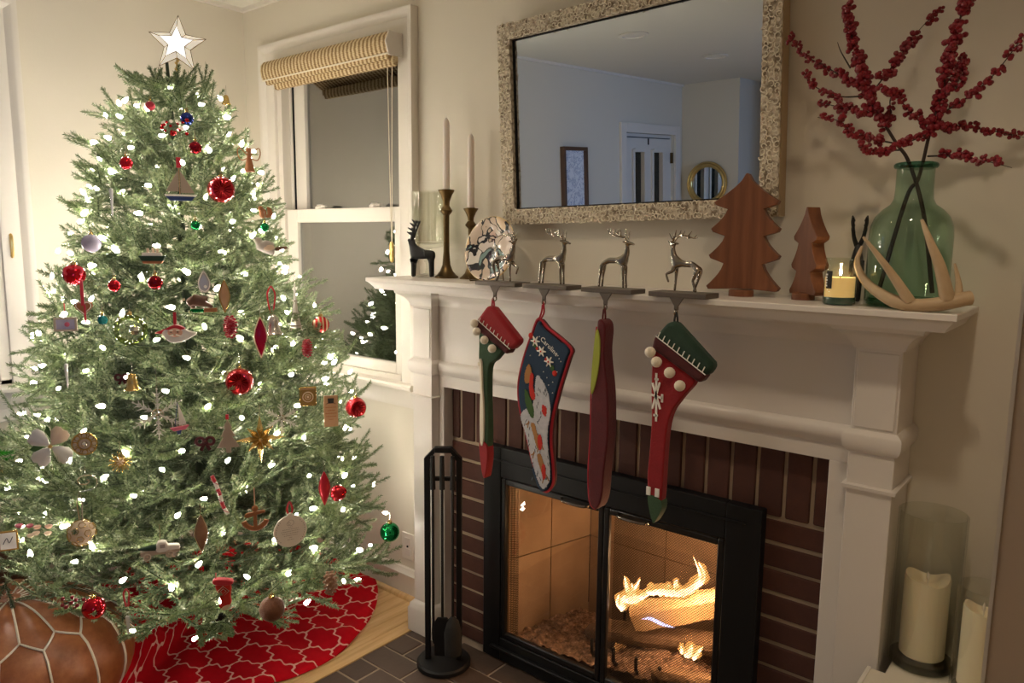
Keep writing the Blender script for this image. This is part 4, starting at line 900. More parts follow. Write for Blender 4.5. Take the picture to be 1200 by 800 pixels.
# ---------------- green glass bottle and berry branches ----------------
glass('green_glass', (.66, .80, .72), .03, 1.2, 1.5)
glass('green_glass_thick', (.25, .50, .40), .05, 1.2, 1.5)
vz = thing('glass_bottle', 'large green glass demijohn bottle holding red berry branches', 'vase', (-.364, -.125, SZ))
G().lathe([(.072, .001), (.078, .004), (.081, .012), (.081, .150), (.079, .170), (.072, .190), (.058, .206), (.044, .216), (.038, .228), (.0365, .245), (.0365, .290)], 48).obj('body', 'green_glass', vz)
G().lathe([(0, .002), (.074, .002), (.079, .010), (.074, .018), (.04, .014), (0, .022)], 40).obj('thick_base', 'green_glass_thick', vz)
G().torus((0, 0, .297), .0365, .0065, 40, 10, 'z').obj('lip', 'green_glass_thick', vz)
BER = [
    ('A',[(-0.378,-0.13,1.588),(-0.407,-0.136,1.633),(-0.461,-0.142,1.725),(-0.48,-0.148,1.784),(-0.502,-0.154,1.849),(-0.515,-0.16,1.922)],0.45),
    ('A1',[(-0.477,-0.15,1.745),(-0.521,-0.135,1.777),(-0.568,-0.12,1.81),(-0.622,-0.105,1.846),(-0.66,-0.09,1.896)],0.05),
    ('A2',[(-0.476,-0.15,1.73),(-0.517,-0.173,1.731),(-0.56,-0.197,1.752),(-0.579,-0.22,1.775)],0.3),
    ('A3',[(-0.456,-0.145,1.694),(-0.521,-0.123,1.714),(-0.582,-0.1,1.736)],0.1),
    ('A4',[(-0.407,-0.135,1.628),(-0.448,-0.161,1.638),(-0.474,-0.188,1.647),(-0.502,-0.214,1.673),(-0.537,-0.24,1.68)],0.15),
    ('A5',[(-0.398,-0.13,1.614),(-0.431,-0.165,1.612),(-0.462,-0.2,1.618)],0.2),
    ('A6',[(-0.502,-0.155,1.791),(-0.532,-0.127,1.834),(-0.549,-0.1,1.862)],2),
    ('A7',[(-0.462,-0.143,1.73),(-0.432,-0.15,1.768),(-0.411,-0.117,1.814),(-0.386,-0.083,1.869),(-0.358,-0.05,1.911)],0.2),
    ('A8',[(-0.405,-0.177,1.723),(-0.419,-0.15,1.714),(-0.418,-0.135,1.682),(-0.43,-0.12,1.673)],0.3),
    ('B',[(-0.359,-0.12,1.554),(-0.343,-0.128,1.648),(-0.329,-0.137,1.702),(-0.32,-0.145,1.764),(-0.31,-0.153,1.815),(-0.297,-0.162,1.873),(-0.289,-0.17,1.887)],0.35),
    ('B1',[(-0.343,-0.13,1.648),(-0.381,-0.153,1.691),(-0.405,-0.177,1.723),(-0.422,-0.2,1.731)],0),
    ('B2',[(-0.339,-0.13,1.648),(-0.367,-0.175,1.626),(-0.396,-0.22,1.614)],0.1),
    ('B3',[(-0.314,-0.14,1.686),(-0.268,-0.16,1.71),(-0.233,-0.18,1.738),(-0.204,-0.2,1.773),(-0.186,-0.22,1.795)],0),
    ('B4',[(-0.332,-0.13,1.652),(-0.284,-0.107,1.655),(-0.237,-0.083,1.645),(-0.186,-0.06,1.632)],0.1),
    ('B5',[(-0.345,-0.12,1.599),(-0.298,-0.147,1.594),(-0.236,-0.173,1.579),(-0.186,-0.2,1.561)],0.25),
    ('B6',[(-0.299,-0.15,1.724),(-0.3,-0.115,1.767),(-0.3,-0.08,1.805)],0.1)]
rb_ = random.Random(21)
clus = []
for v_ in range(4):
    g = G()
    for k in range(6):
        a = k*1.05+rb_.uniform(0, .5); rr_ = rb_.uniform(.0035, .0085)
        g.ball((rr_*cos(a), rr_*sin(a), rb_.uniform(-.007, .007)), rb_.uniform(.0042, .0056), 8)
    clus.append(g.mesh('berry_cluster')); clus[-1].materials.append(MATS['berry'])
roots = {}
for nm_, lab in (('A', 'red berry branch leaning towards the mirror in the green bottle'), ('B', 'red berry branch leaning away from the mirror in the green bottle')):
    roots[nm_] = thing('berry_branch', lab, 'branch', (-.364, -.125, SZ+.02), group='berry branches in the bottle')
for nm_, pts, st in BER:
    par = roots[nm_[0]]; o_ = Vector(par.location)
    P_ = [Vector(p) for p in pts]
    if nm_ == 'A': P_ = [Vector((-.318, -.10, SZ+.03)), Vector((-.345, -.115, SZ+.20))]+P_
    if nm_ == 'B': P_ = [Vector((-.415, -.14, SZ+.03)), Vector((-.378, -.125, SZ+.23))]+P_
    pp = smoothpath([p-o_ for p in P_], 8*(len(P_)-1)); n_ = len(pp)
    main = len(nm_) == 1
    r0 = .0048 if main else .0019
    G().tube(pp, [r0*(1-.72*i/(n_-1)) for i in range(n_)], 6).obj('stem', 'bark', par)
    if st > 1: continue
    Ltot = sum((pp[i+1]-pp[i]).length for i in range(n_-1)); nb = max(3, int(Ltot*(1-st)/.0095)) if not main else int(Ltot*(1-st)/.0075)
    for k in range(nb):
        u = st+(1-st)*(k+.5)/nb
        if not main and u > .35 and rb_.random() < .22: continue
        i = min(int(u*(n_-1)), n_-1); p = pp[i]+Vector((rb_.uniform(-.005, .005), rb_.uniform(-.005, .005), rb_.uniform(-.005, .005)))
        if main and p.z+o_.z < 1.66: continue
        c = bpy.data.objects.new('berry_cluster', clus[rb_.randrange(4)]); COL.objects.link(c); c.parent = par; c.location = p
        c.rotation_euler = (rb_.uniform(0, 6), rb_.uniform(0, 6), rb_.uniform(0, 6)); s_ = rb_.uniform(.75, 1.15)*(1.25 if main else 1)*(1.0 if u < .8 else .85); c.scale = (s_, s_, s_)
# antler
an = thing('shed_antler', 'pale curved deer antler lying in front of the green bottle', 'antler', (-.34, -.24, SZ))
o_ = Vector(an.location)
def ant(nm_, pts, r0, r1, rm=None):
    pp = smoothpath([Vector(p)-o_ for p in pts], 22); n_ = len(pp)
    rad = [(r0+(r1-r0)*(i/(n_-1))) if rm is None else (r0+(rm-r0)*min(1, 2.2*i/(n_-1)) if i < n_*.8 else rm+(r1-rm)*((i/(n_-1)-.8)/.2)) for i in range(n_)]
    pp = [Vector((p.x, p.y, max(p.z, rad[i]*.8+.0005))) for i, p in enumerate(pp)]
    return G().tube(pp, rad, 10).obj(nm_, 'bone', an)
ant('beam', [(-.443, -.185, 1.411), (-.449, -.195, 1.374), (-.424, -.212, 1.336), (-.383, -.23, 1.31), (-.347, -.24, 1.297), (-.312, -.242, 1.295), (-.271, -.24, 1.302), (-.239, -.23, 1.312), (-.23, -.225, 1.314)], .0032, .0145, .014)
ant('tine', [(-.423, -.262, 1.43), (-.393, -.262, 1.394), (-.358, -.255, 1.346), (-.331, -.245, 1.302)], .0024, .012)
ant('tine', [(-.32, -.253, 1.464), (-.301, -.263, 1.423), (-.281, -.255, 1.373), (-.266, -.24, 1.311)], .0028, .0145)
ant('tine', [(-.263, -.215, 1.38), (-.253, -.215, 1.34), (-.25, -.225, 1.312)], .002, .010)
# ---------------- Christmas tree ----------------
TX, TY = -2.43, -.63
ZR = [(.2, .64), (.3, .66), (.5, .63), (.7, .57), (1.0, .50), (1.17, .43), (1.3, .37), (1.5, .31), (1.65, .27), (1.8, .2), (1.92, .12), (2.0, .05), (2.1, .02)]
def TR_(z):
    if z <= ZR[0][0]: return ZR[0][1]
    for (a, ra_), (b, rb2) in zip(ZR, ZR[1:]):
        if z <= b: return ra_+(rb2-ra_)*(z-a)/(b-a)
    return .02
def TA(z): return Vector((TX-.07*z/2, TY-.04*z/2, z))
tree = thing('christmas_tree', 'tall bushy green artificial Christmas tree in the room corner', 'tree', (TX, TY, 0))
m = M('needles', (.10, .19, .075), .55); t = NT(m)
ga = t.n('ShaderNodeNewGeometry').outputs['Random Per Island'] if 'Random Per Island' in t.n('ShaderNodeNewGeometry').outputs.keys() else None
nz = t.noise(9, 3)
c1 = t.ramp(ga, [(.0, (.10, .145, .075)), (.35, (.19, .235, .125)), (.7, (.29, .32, .18)), (1, (.46, .47, .31))])
t.l(t.mix(t.m('MULTIPLY', nz, .5), c1, (.08, .12, .075)), t.b.inputs['Base Color'])
t.b.inputs['Specular IOR Level'].default_value = .55; t.b.inputs['Roughness'].default_value = .42
tl_ = t.n('ShaderNodeBsdfTranslucent'); tl_.inputs[0].default_value = (.16, .24, .08, 1)
mx = t.n('ShaderNodeMixShader'); mx.inputs[0].default_value = .25; t.l(t.b.outputs[0], mx.inputs[1]); t.l(tl_.outputs[0], mx.inputs[2]); t.l(mx.outputs[0], t.t.nodes['Material Output'].inputs[0])
M('twig_wire', (.05, .075, .035), .8)
M('trunk_green', (.03, .045, .02), .8)
def needle(V, F, p, d, side, ln, w):
    o = len(V); mid = p+d*(ln*.45); V += [p, mid+side*w, p+d*ln, mid-side*w]; F.append((o, o+1, o+2, o+3))
def twig(V, F, SV, SF, a, b, sag, rr_, dens=1050, ln=.0150):
    L_ = (b-a).length; n_ = max(6, int(L_*dens)); d0 = (b-a).normalized()
    s0 = d0.cross(Vector((0, 0, 1)));
    if s0.length < .1: s0 = Vector((1, 0, 0))
    s0.normalize(); u0 = s0.cross(d0)
    for i in range(n_):
        u = (i+rr_.random())/n_; p = a+(b-a)*u; p = p+Vector((0, 0, sag*L_*u*(u-.2)))
        an_ = i*2.399+rr_.uniform(-.4, .4); rad = s0*cos(an_)+u0*sin(an_)
        k = rr_.uniform(.30, .70); d = (d0*k+rad*(1.05-k)).normalized()
        l_ = ln*rr_.uniform(.75, 1.15)*(1 if u < .92 else .8)
        needle(V, F, p, d, d.cross(rad).normalized() if d.cross(rad).length > .01 else s0, l_, .0021)
    o = len(SV)
    for q, r_ in ((a, .0016), (a+(b-a)*.5+Vector((0, 0, sag*L_*.15)), .0014), (b+Vector((0, 0, sag*L_*.8)), .0012)):
        for k in range(3): t_ = 2.094*k; SV.append(q+(s0*cos(t_)+u0*sin(t_))*r_)
    for r in range(2):
        for k in range(3): SF.append((o+r*3+k, o+r*3+(k+1) % 3, o+r*3+3+(k+1) % 3, o+r*3+3+k))
def branch_meshes(L_, seed):
    rr_ = random.Random(seed); V, F, SV, SF = [], [], [], []
    droop = -.10*L_
    def spine(u): return Vector((L_*u, .02*L_*sin(u*5+seed), droop*sin(pi*u*.9)+.10*L_*u*u))
    # main spine bare near the trunk, needles on the outer part
    k0 = .30 if L_ > .25 else .1
    seg = 6
    for i in range(seg):
        u0, u1 = k0+(1-k0)*i/seg, k0+(1-k0)*(i+1)/seg
        twig(V, F, SV, SF, spine(u0), spine(u1), 0, rr_, 1000)
    g = [spine(0), spine(k0*.5), spine(k0)]
    twig([], [], SV, SF, spine(0), spine(k0), 0, rr_, 10)
    n_ = max(3, int(L_/.060))
    for i in range(n_):
        u = k0+.05+(.93-k0-.05)*(i+.5)/n_
        for s_ in (-1, 1):
            base = spine(u+rr_.uniform(-.015, .015)); tan = (spine(min(1, u+.02))-spine(u-.02)).normalized()
            ang = radians(rr_.uniform(28, 72)); el = radians(rr_.uniform(-22, 48)); ln = min(.17, (.10+.09*sin(pi*min(1, (1-u)*1.1+.12)))*(.55+.9*L_ if L_ < .5 else 1))*rr_.uniform(.75, 1.1)
            d = Vector((cos(ang)*cos(el), s_*sin(ang)*cos(el), sin(el)))
            tip = base+d*ln
            twig(V, F, SV, SF, base, tip, rr_.uniform(.0, .22), rr_)
            if ln > .10:
                for s2 in (-1, 1):
                    if rr_.random() < .42:
                        b2 = base+d*ln*.45; a2 = ang*s_+s2*radians(38); d2 = Vector((cos(a2), sin(a2), sin(el)+.2)).normalized(); twig(V, F, SV, SF, b2, b2+d2*ln*.5, .1, rr_)
        if rr_.random() < .5:
            base = spine(u); twig(V, F, SV, SF, base, base+Vector((.06, rr_.uniform(-.03, .03), .06))*rr_.uniform(.7, 1.1), .1, rr_)
    me = bpy.data.meshes.new('branch'); o = len(V)
    me.from_pydata([tuple(v) for v in V+SV], [], F+[tuple(i+o for i in f) for f in SF]); me.update()
    me.materials.append(MATS['needles']); me.materials.append(MATS['twig_wire'])
    mi = [0]*len(F)+[1]*len(SF); me.polygons.foreach_set('material_index', mi); return me
LENS = [.66, .58, .50, .42, .34, .27, .20, .14]
BM = {l: [branch_meshes(l, int(l*100)*7+k) for k in range(2)] for l in LENS}
G().tube([TA(z)-Vector((TX, TY, 0)) for z in (.02, .5, 1.0, 1.5, 1.98)], [.024, .022, .018, .012, .005], 10).obj('trunk', 'trunk_green', tree)
rt = random.Random(42)
nbr = 0; z = .305; tier = 0; off = 0
while z < 1.87:
    R_ = TR_(max(.2, z)); nn = int(6+14*R_/.66) if R_ > .1 else 5
    for k in range(nn):
        az = off+2*pi*k/nn+rt.uniform(-.10, .10)
        zz = z+rt.uniform(-.03, .03); L_ = max(.07, R_-(.03 if z < 1.2 else .05))*rt.uniform(.80, 1.02)*(1.10 if z < .85 else 1.03)
        if cos(az+1.67) > .55 and zz < .52: zz += .22*(cos(az+1.67)-.4)
        p0 = TA(zz+.10*R_)
        # keep clear of the wall
        tip = p0.x+cos(az)*L_
        if tip < L+.10: L_ *= max(.45, (p0.x-L-.10)/max(.05, p0.x-tip))
        ey = sin(az)*L_+.12
        if p0.y+ey > -.04: L_ *= max(.4, (-.04-p0.y-.12)/(ey-.12))
        l0 = min(LENS, key=lambda q: abs(q-L_)); me = BM[l0][rt.randrange(2)]
        c = bpy.data.objects.new('branch', me); COL.objects.link(c); c.parent = tree; c.location = p0-Vector((TX, TY, 0))
        pitch = radians(rt.uniform(2, 14)-(10 if z > 1.5 else 0)-(10 if z > 1.75 else 0))
        s_ = L_/l0; c.rotation_euler = (rt.uniform(-.75, .75), pitch+radians(rt.uniform(-5, 2) if z < .42 else -rt.uniform(0, 14) if z < 1.5 else 0), az+rt.uniform(-.06, .06)); c.scale = (s_, min(1.15, max(.9, s_)), 1)
        nbr += 1
    off += 1.3; z += .100 if z < 1.5 else .080; tier += 1
for k in range(3):   # leader shoots under the star
    c = bpy.data.objects.new('branch', BM[.14][k % 2]); COL.objects.link(c); c.parent = tree; c.location = TA(1.84)-Vector((TX, TY, 0)); c.rotation_euler = (0, radians(-48), k*2.1+2.2); c.scale = (.7, .7, .7)
# dark inner sprays around the trunk, too many and too hidden to tell apart
V_, F_, SV_, SF_ = [], [], [], []; ri = random.Random(77)
for k in range(420):
    z = ri.uniform(.30, 1.78); R_ = TR_(z); a = ri.uniform(0, 2*pi); q = R_*ri.uniform(.18, .60); c0 = TA(z)-Vector((TX, TY, 0))+Vector((q*cos(a), q*sin(a), 0))
    e_ = c0+Vector((cos(a+ri.uniform(-.7, .7)), sin(a+ri.uniform(-.7, .7)), ri.uniform(-.2, .5)))*ri.uniform(.07, .13)
    twig(V_, F_, SV_, SF_, c0, e_, .1, ri, 700, .018)
me = bpy.data.meshes.new('inner_foliage'); o_n = len(V_); me.from_pydata([tuple(v) for v in V_+SV_], [], F_+[tuple(i+o_n for i in f) for f in SF_]); me.update(); me.materials.append(MATS['needles'])
io = bpy.data.objects.new('inner_foliage', me); COL.objects.link(io); io.parent = tree; io['kind'] = 'stuff'
# tree stand legs under the skirt are hidden; short post
G().lathe([(0, .004), (.045, .004), (.045, .07), (.03, .08), (0, .08)], 16).obj('stand', 'black_metal', tree)
# ---------------- string lights ----------------
sl = thing('string_lights', 'string of warm white lights wound through the Christmas tree', 'string lights', (TX, TY, 0))
M('bulb_glow', (1, .95, .85), .3, emit=((1.0, .90, .76), 150))
bm_ = G().lathe([(0, -.007), (.0042, -.005), (.0052, 0), (.004, .006), (.0015, .011), (0, .012)], 8).mesh('light_bulb'); bm_.materials.append(MATS['bulb_glow'])
wp = []; nb = 350
for i in range(nb):
    u = (i+.5)/nb; h = 1-(1-u*.985)**.74     # denser low down
    z = .27+1.70*h; a = i*2.399963
    R_ = TR_(z)*rt.uniform(.84, 1.03)
    p = TA(z)+Vector((R_*cos(a), R_*sin(a), rt.uniform(-.02, .03)))
    p.x = max(p.x, L+.04); p.y = min(p.y, -.05)
    if p.y > -.13 or p.x < L+.24 or (p.x > -1.98 and p.y > -.42): continue
    if math.hypot(p.x+2.49, p.y+1.24) < .36 and p.z < .47: continue
    if p.x < -2.75 and p.y < -.95 and p.z < .85: continue
    if math.hypot(p.x+2.49, p.y+1.24) < .37 and p.z < .38: p.z = .39
    wp.append((z, a, p))
for z, a, p in wp:
    c = bpy.data.objects.new('light_bulb', bm_); COL.objects.link(c); c.parent = sl; c.location = p-Vector((TX, TY, 0)); c.rotation_euler = (rt.uniform(-1.5, 1.5), rt.uniform(-1.5, 1.5), 0); s_ = rt.uniform(.95, 1.35); c.scale = (s_, s_, s_)
wp2 = sorted(wp, key=lambda q: q[0]); path = []
for k in range(420):
    u = k/419; h = 1-math.sqrt(1-u*.985); z = .27+1.68*h; a = k*.30; R_ = TR_(z)*.78; path.append(TA(z)-Vector((TX, TY, 0))+Vector((R_*cos(a), R_*sin(a), .02*sin(k*1.7))))
    q_ = path[-1]
    if math.hypot(q_.x+TX+2.49, q_.y+TY+1.24) < .37 and q_.z < .38: q_.z = .385
    if path[-1].y+TY > -.05: path[-1].y = -.05-TY
    if path[-1].x+TX < L+.04: path[-1].x = L+.04-TX
G().tube(path, .0013, 4).obj('light_wire', 'trunk_green', sl)
# ---------------- star topper ----------------
M('star_glow', (1, .97, .9), .4, emit=((1, .86, .66), .42))
M('star_face', (1, 1, 1), .4, emit=((1, .97, .93), .95))
st = thing('star_topper', 'lit white five pointed star with dark wire edges on the tree tip', 'tree topper', (-2.483, -.645, 1.962), radians(52))
R0, r0_ = .092, .042
def star(R_, r_, cz): return [((R_ if k % 2 == 0 else r_)*sin(pi*k/5), cz+(R_ if k % 2 == 0 else r_)*cos(pi*k/5)) for k in range(10)]
so_, si_ = star(R0, r0_, .078), star(R0*.60, r0_*.62, .078)
for k in range(10):   # bevelled panels between the outer outline and the raised inner star
    k2 = (k+1) % 10
    for sy in (-1, 1):
        v = [(so_[k][0], 0, so_[k][1]), (so_[k2][0], 0, so_[k2][1]), (si_[k2][0], sy*.016, si_[k2][1]), (si_[k][0], sy*.016, si_[k][1])]
        G().add(v, [(0, 1, 2, 3)]).obj('star_panel', 'star_glow', st, smooth=False)
for sy in (-1, 1): G().prism(si_, sy*.0155, sy*.018, 'y').obj('star_face', 'star_face', st, smooth=False)
for k in range(10):
    for sy in (-1, 1): G().tube([(so_[k][0], 0, so_[k][1]), (si_[k][0], sy*.0165, si_[k][1])], .0011, 4).obj('star_wire', 'brass_dark', st)
for pts_, y_ in ((so_, 0), (si_, -.0185), (si_, .0185)): G().tube([(a, y_, b) for a, b in pts_], .0016, 5, closed=True).obj('star_wire', 'brass_dark', st)
G().tube([(so_[k][0], 0, so_[k][1]) for k in (5,)]+[(so_[5][0], 0, so_[5][1]-.02), (0, 0, -.06)], .003, 6).obj('stem', 'gold', st)
G().tube([(.006*cos(k*.7), .006*sin(k*.7), .03-.0022*k) for k in range(28)], .002, 5).obj('coil', 'brass', st)
st.rotation_euler = (0, radians(4), radians(52))
# ---------------- tree skirt ----------------
m = M('trellis_red', (.45, .006, .012), .9, spec=.1); t = NT(m)
uv = t.n('ShaderNodeUVMap').outputs[0]; sp = t.n('ShaderNodeSeparateXYZ'); t.l(uv, sp.inputs[0])
K_ = 2*pi/.14
a_ = t.m('MULTIPLY', t.m('ADD', sp.outputs[0], sp.outputs[1]), K_*.5*1.0); b_ = t.m('MULTIPLY', t.m('SUBTRACT', sp.outputs[0], sp.outputs[1]), K_*.5*1.0)
f1 = t.m('ABSOLUTE', t.m('SINE', t.m('ADD', a_, t.m('MULTIPLY_ADD', t.m('SINE', t.m('MULTIPLY', b_, 6.)), .13, t.m('MULTIPLY', t.m('SINE', t.m('MULTIPLY', b_, 2.)), .40)))))
f2 = t.m('ABSOLUTE', t.m('SINE', t.m('ADD', b_, t.m('MULTIPLY_ADD', t.m('SINE', t.m('MULTIPLY', a_, 6.)), .13, t.m('MULTIPLY', t.m('SINE', t.m('MULTIPLY', a_, 2.)), .40)))))
ln_ = t.m('LESS_THAN', t.m('MINIMUM', f1, f2), .115)
nz = t.noise(40, 3)
t.l(t.mix(ln_, t.mix(nz, (.58, .005, .014), (.42, .003, .010)), (.80, .42, .34)), t.b.inputs['Base Color']); t.bump(t.noise(500, 2), .2)
PX, PY, PR = -2.49, -1.24, .32
def skr(th):
    r = .62+.012*sin(3*th)+.008*sin(7*th+1)
    c_, s_ = cos(th), sin(th)
    while r > .1:
        x, y = SX+r*c_, SY+r*s_
        if x > L+.03 and y < -.03 and math.hypot(x-PX, y-PY) > PR-.02: break
        r -= .01
    return r
SX, SY = -2.575, -.575
g = G(); nA, nR = 160, 26; uvs = []
for j in range(nR+1):
    for i in range(nA):
        th = 2*pi*i/nA; rm_ = skr(th); u = .06+.94*j/nR; r = rm_*u; x, y = SX+r*cos(th), SY+r*sin(th)
        cut = max(0, (.62-rm_)*.5)
        h = .010+.010*u*sin(5*th+1.3)*sin(3.1*u+th)+.008*sin(11*th+4*u)*u+.006*sin(19*th-6*u)*u
        h += cut*u*u*.7+.03*math.exp(-((th-5.1)/.35)**2)*u*abs(sin(9*u+2*th))
        if j == nR: h *= .35
        # far corner curls up against the baseboard
        if y > -.16 and u > .8: h += .035*(u-.8)/.2*max(0, (y+.16)/.16)
        g.v.append((x-TX, y-TY, max(.003, h))); uvs.append((.62*u*cos(th)*.98, .62*u*sin(th)*.98))
for j in range(nR):
    for i in range(nA): g.f.append((j*nA+i, j*nA+(i+1) % nA, (j+1)*nA+(i+1) % nA, (j+1)*nA+i))
sk = g.obj('tree_skirt', 'trellis_red', None); sk.location = (TX, TY, 0)
ul = sk.data.uv_layers.new(name='UVMap')
for lp in sk.data.loops: ul.data[lp.index].uv = uvs[lp.vertex_index]
sd = sk.modifiers.new('solid', 'SOLIDIFY'); sd.thickness = .003; sd.offset = 1
tag(sk, 'red tree skirt with a pale trellis pattern spread under the tree', 'tree skirt')
tso = thing('tree_skirt'); bpy.data.objects.remove(tso)
# ---------------- leather pouf ----------------
m = M('tan_leather', (.32, .11, .035), .42, bump=(90, .25)); t = NT(m)
oi = t.n('ShaderNodeObjectInfo').outputs['Random']; nz = t.noise(16, 5, .65)
t.l(t.mix(t.m('MULTIPLY', oi, .3), t.ramp(nz, [(.3, (.22, .062, .018)), (.55, (.36, .125, .042)), (.75, (.48, .19, .07))]), (.20, .06, .02)), t.b.inputs['Base Color'])
pf = thing('leather_pouf', 'round tan leather pouf with cream stitched seams beside the tree skirt', 'pouf', (PX, PY, 0))
def prof(s_):   # s 0 bottom edge .. 1 top centre
    H_ = .335; a = s_
    if a < .55: q = a/.55; return (PR*(.80+.20*sin(pi*(.12+.76*q)))), .012+.245*q
    q = (a-.55)/.45; e_ = radians(90*q)
    r = PR*(.80+.20*sin(pi*.88)); return r*(1-q)**.9 if q > .0 else r, .257+(H_-.257)*sin(min(1, q*1.25)*pi/2)*(1-.06*max(0, q-.8)*5)
NP = 16; dth = 2*pi/NP
def zig(fr): return .58+.07*(1-abs(2*fr-1))      # low at seams, peaks mid panel
def bul(fr): return .010*sin(pi*fr)
def srf(th, s_, b=0): r, zz = prof(s_); return Vector(((r+b)*cos(th), (r+b)*sin(th), zz+b*.3))
for p in range(NP):
    g = G(); na, ns = 8, 10; t0 = p*dth
    for j in range(ns+1):
        for i in range(na+1):
            fr = i/na; s_ = zig(fr)*j/ns; g.v.append(srf(t0+dth*fr, s_, bul(fr)*sin(pi*min(1, .15+.85*j/ns))))
    g.f = [(j*(na+1)+i, j*(na+1)+i+1, (j+1)*(na+1)+i+1, (j+1)*(na+1)+i) for j in range(ns) for i in range(na)]
    g.obj('side_panel', 'tan_leather', pf)
    g = G(); t1 = t0+dth*.5
    for j in range(ns+1):
        for i in range(na+1):
            fr = i/na; z0_ = zig((fr+.5) % 1.0); s_ = z0_+(1-z0_)*j/ns; g.v.append(srf(t1+dth*fr, s_, 0)+Vector((0, 0, bul(fr)*sin(pi*j/ns))))
    g.f = [(j*(na+1)+i, j*(na+1)+i+1, (j+1)*(na+1)+i+1, (j+1)*(na+1)+i) for j in range(ns) for i in range(na)]
    g.obj('top_panel', 'tan_leather', pf)
    G().tube([srf(t0, .58*k/10, .003) for k in range(11)], .0036, 5).obj('seam', 'cream_wool', pf)
    G().tube([srf(t0+dth*.5, .65+.335*k/8, 0)+Vector((0, 0, .002)) for k in range(9)], .0032, 5).obj('seam', 'cream_wool', pf)
    G().tube([srf(t0+dth*k/8, zig(k/8), .003)+Vector((0, 0, .001)) for k in range(9)], .0034, 5).obj('seam', 'cream_wool', pf)
G().lathe([(0, .332), (.028, .334), (.03, .337), (.02, .341), (0, .342)], 16).obj('button', 'tan_leather', pf)
# ---------------- low table by the left window ----------------
M('walnut', (.16, .075, .04), .45, var=(20, (.10, .045, .022)))
M('cream_paint', (.70, .62, .48), .5)
tb = thing('low_table', 'low cabinet with a walnut top and cream sides by the left wall', 'cabinet', (-2.98, -1.42, 0))
tb['label'] = 'low cabinet with a walnut top and cream sides under the tall window'
G().box(-.145, .145, -.40, .36, .535, .555).obj('top', 'walnut', tb, bevel=.003)
G().box(-.135, .135, -.39, .352, .43, .535).obj('body', 'cream_paint', tb, bevel=.003)
G().box(-.135, .135, -.39, .352, .08, .42).obj('lower_case', 'walnut', tb, bevel=.003)
for sx in (-.12, .12):
    for sy in (-.37, .33): G().box(sx-.015, sx+.015, sy-.015, sy+.015, 0, .082).obj('foot', 'walnut', tb)
M('green_shine', (.03, .22, .02), .08, coat=.6)
gb = thing('green_globe', 'big shiny green glass globe standing on the low cabinet', 'glass globe', (-2.93, -1.135, .602))
G().ball((0, 0, .078), .072, 28).obj('globe', 'green_shine', gb); G().lathe([(0, 0), (.03, 0), (.026, .006), (.018, .008), (0, .009)], 18).obj('foot', 'brass', gb)
M('porcelain', (.78, .75, .70), .2, coat=.3)
def bowl(label, x, y, z, R_, H_):
    e = thing('white_bowl', label, 'bowl', (x, y, z))
    G().lathe([(0, .0), (R_*.45, 0), (R_*.5, .004), (R_*.85, H_*.5), (R_, H_-.002), (R_-.003, H_), (R_*.82, H_*.55), (R_*.4, .01), (0, .009)], 28).obj('dish', 'porcelain', e)
bowl('white porcelain bowl under the green globe on the low cabinet', -2.93, -1.135, .5552, .055, .046)
sv = thing('snow_village_jar', 'white lidded ceramic jar on the low cabinet beside the tree', 'jar', (-2.99, -1.10, .5552))
sv.location = (-3.03, -1.093, .5552)
G().lathe([(0, 0), (.036, 0), (.040, .006), (.042, .07), (.036, .09), (.030, .095), (0, .096)], 24).obj('pot', 'porcelain', sv)
G().lathe([(.036, .09), (.038, .096), (.028, .112), (.008, .118), (.010, .13), (0, .135)], 20).obj('lid', 'porcelain', sv)
sc_ = thing('seashell', 'white seashell with a brown spiral lying on the low cabinet', 'shell', (-2.925, -1.078, .5552))
g = G(); g.tube([((.022-.0009*k)*cos(k*.55), (.022-.0009*k)*sin(k*.55)*.8, .016+.0005*k) for k in range(22)], [.0155-.0006*k for k in range(22)], 8); g.obj('whorl', 'porcelain', sc_)
G().tube([(.014*cos(k*.5), -.002+.012*sin(k*.5), .034) for k in range(8)], .003, 6).obj('spiral', 'tan_leather', sc_)
# ---------------- ornaments ----------------
def Mg(n_, c, r=.12, met=.85): M(n_, c, r, metal=met)
Mg('o_crimson', (.55, .012, .025)); Mg('o_dred', (.25, .006, .015)); Mg('o_blue', (.02, .04, .22)); Mg('o_green', (.01, .28, .08)); Mg('o_red', (.62, .03, .04), .18, .7)
M('o_redglit', (.42, .02, .04), .35, metal=.5, bump=(420, 1, .004)); M('o_brownglit', (.12, .04, .022), .4, metal=.5, bump=(420, 1, .004), var=(80, (.24, .11, .06)))
M('o_lav', (.50, .46, .55), .25, var=(60, (.30, .28, .42))); M('o_brown', (.22, .09, .04), .5, var=(60, (.34, .2, .12)))
m = M('o_stripe', (.55, .03, .03), .2, metal=.5); t = NT(m); sp = t.n('ShaderNodeSeparateXYZ'); t.l(t.coord(), sp.inputs[0])
t.l(t.mix(t.m('GREATER_THAN', t.m('SINE', t.m('MULTIPLY', sp.outputs[0], 480.)), .35), (.55, .03, .03), (.80, .62, .38)), t.b.inputs['Base Color'])
M('o_ruby', (.45, .01, .06), .15, metal=.6); M('o_redw', (.55, .02, .04), .3, metal=.4); M('o_gold', (.60, .43, .16), .25, metal=.9); M('o_silver', (.62, .60, .56), .22, metal=1)
M('o_silverglit', (.62, .58, .52), .4, metal=.6, bump=(500, 1, .004)); M('o_white', (.82, .78, .70), .45); M('o_cream', (.74, .60, .44), .5, var=(40, (.62, .44, .30)))
M('o_wood', (.50, .30, .17), .6, var=(30, (.40, .23, .12))); M('o_palewood', (.46, .37, .29), .6, var=(20, (.38, .30, .23))); M('o_ginger', (.36, .14, .05), .7, var=(50, (.28, .10, .035)))
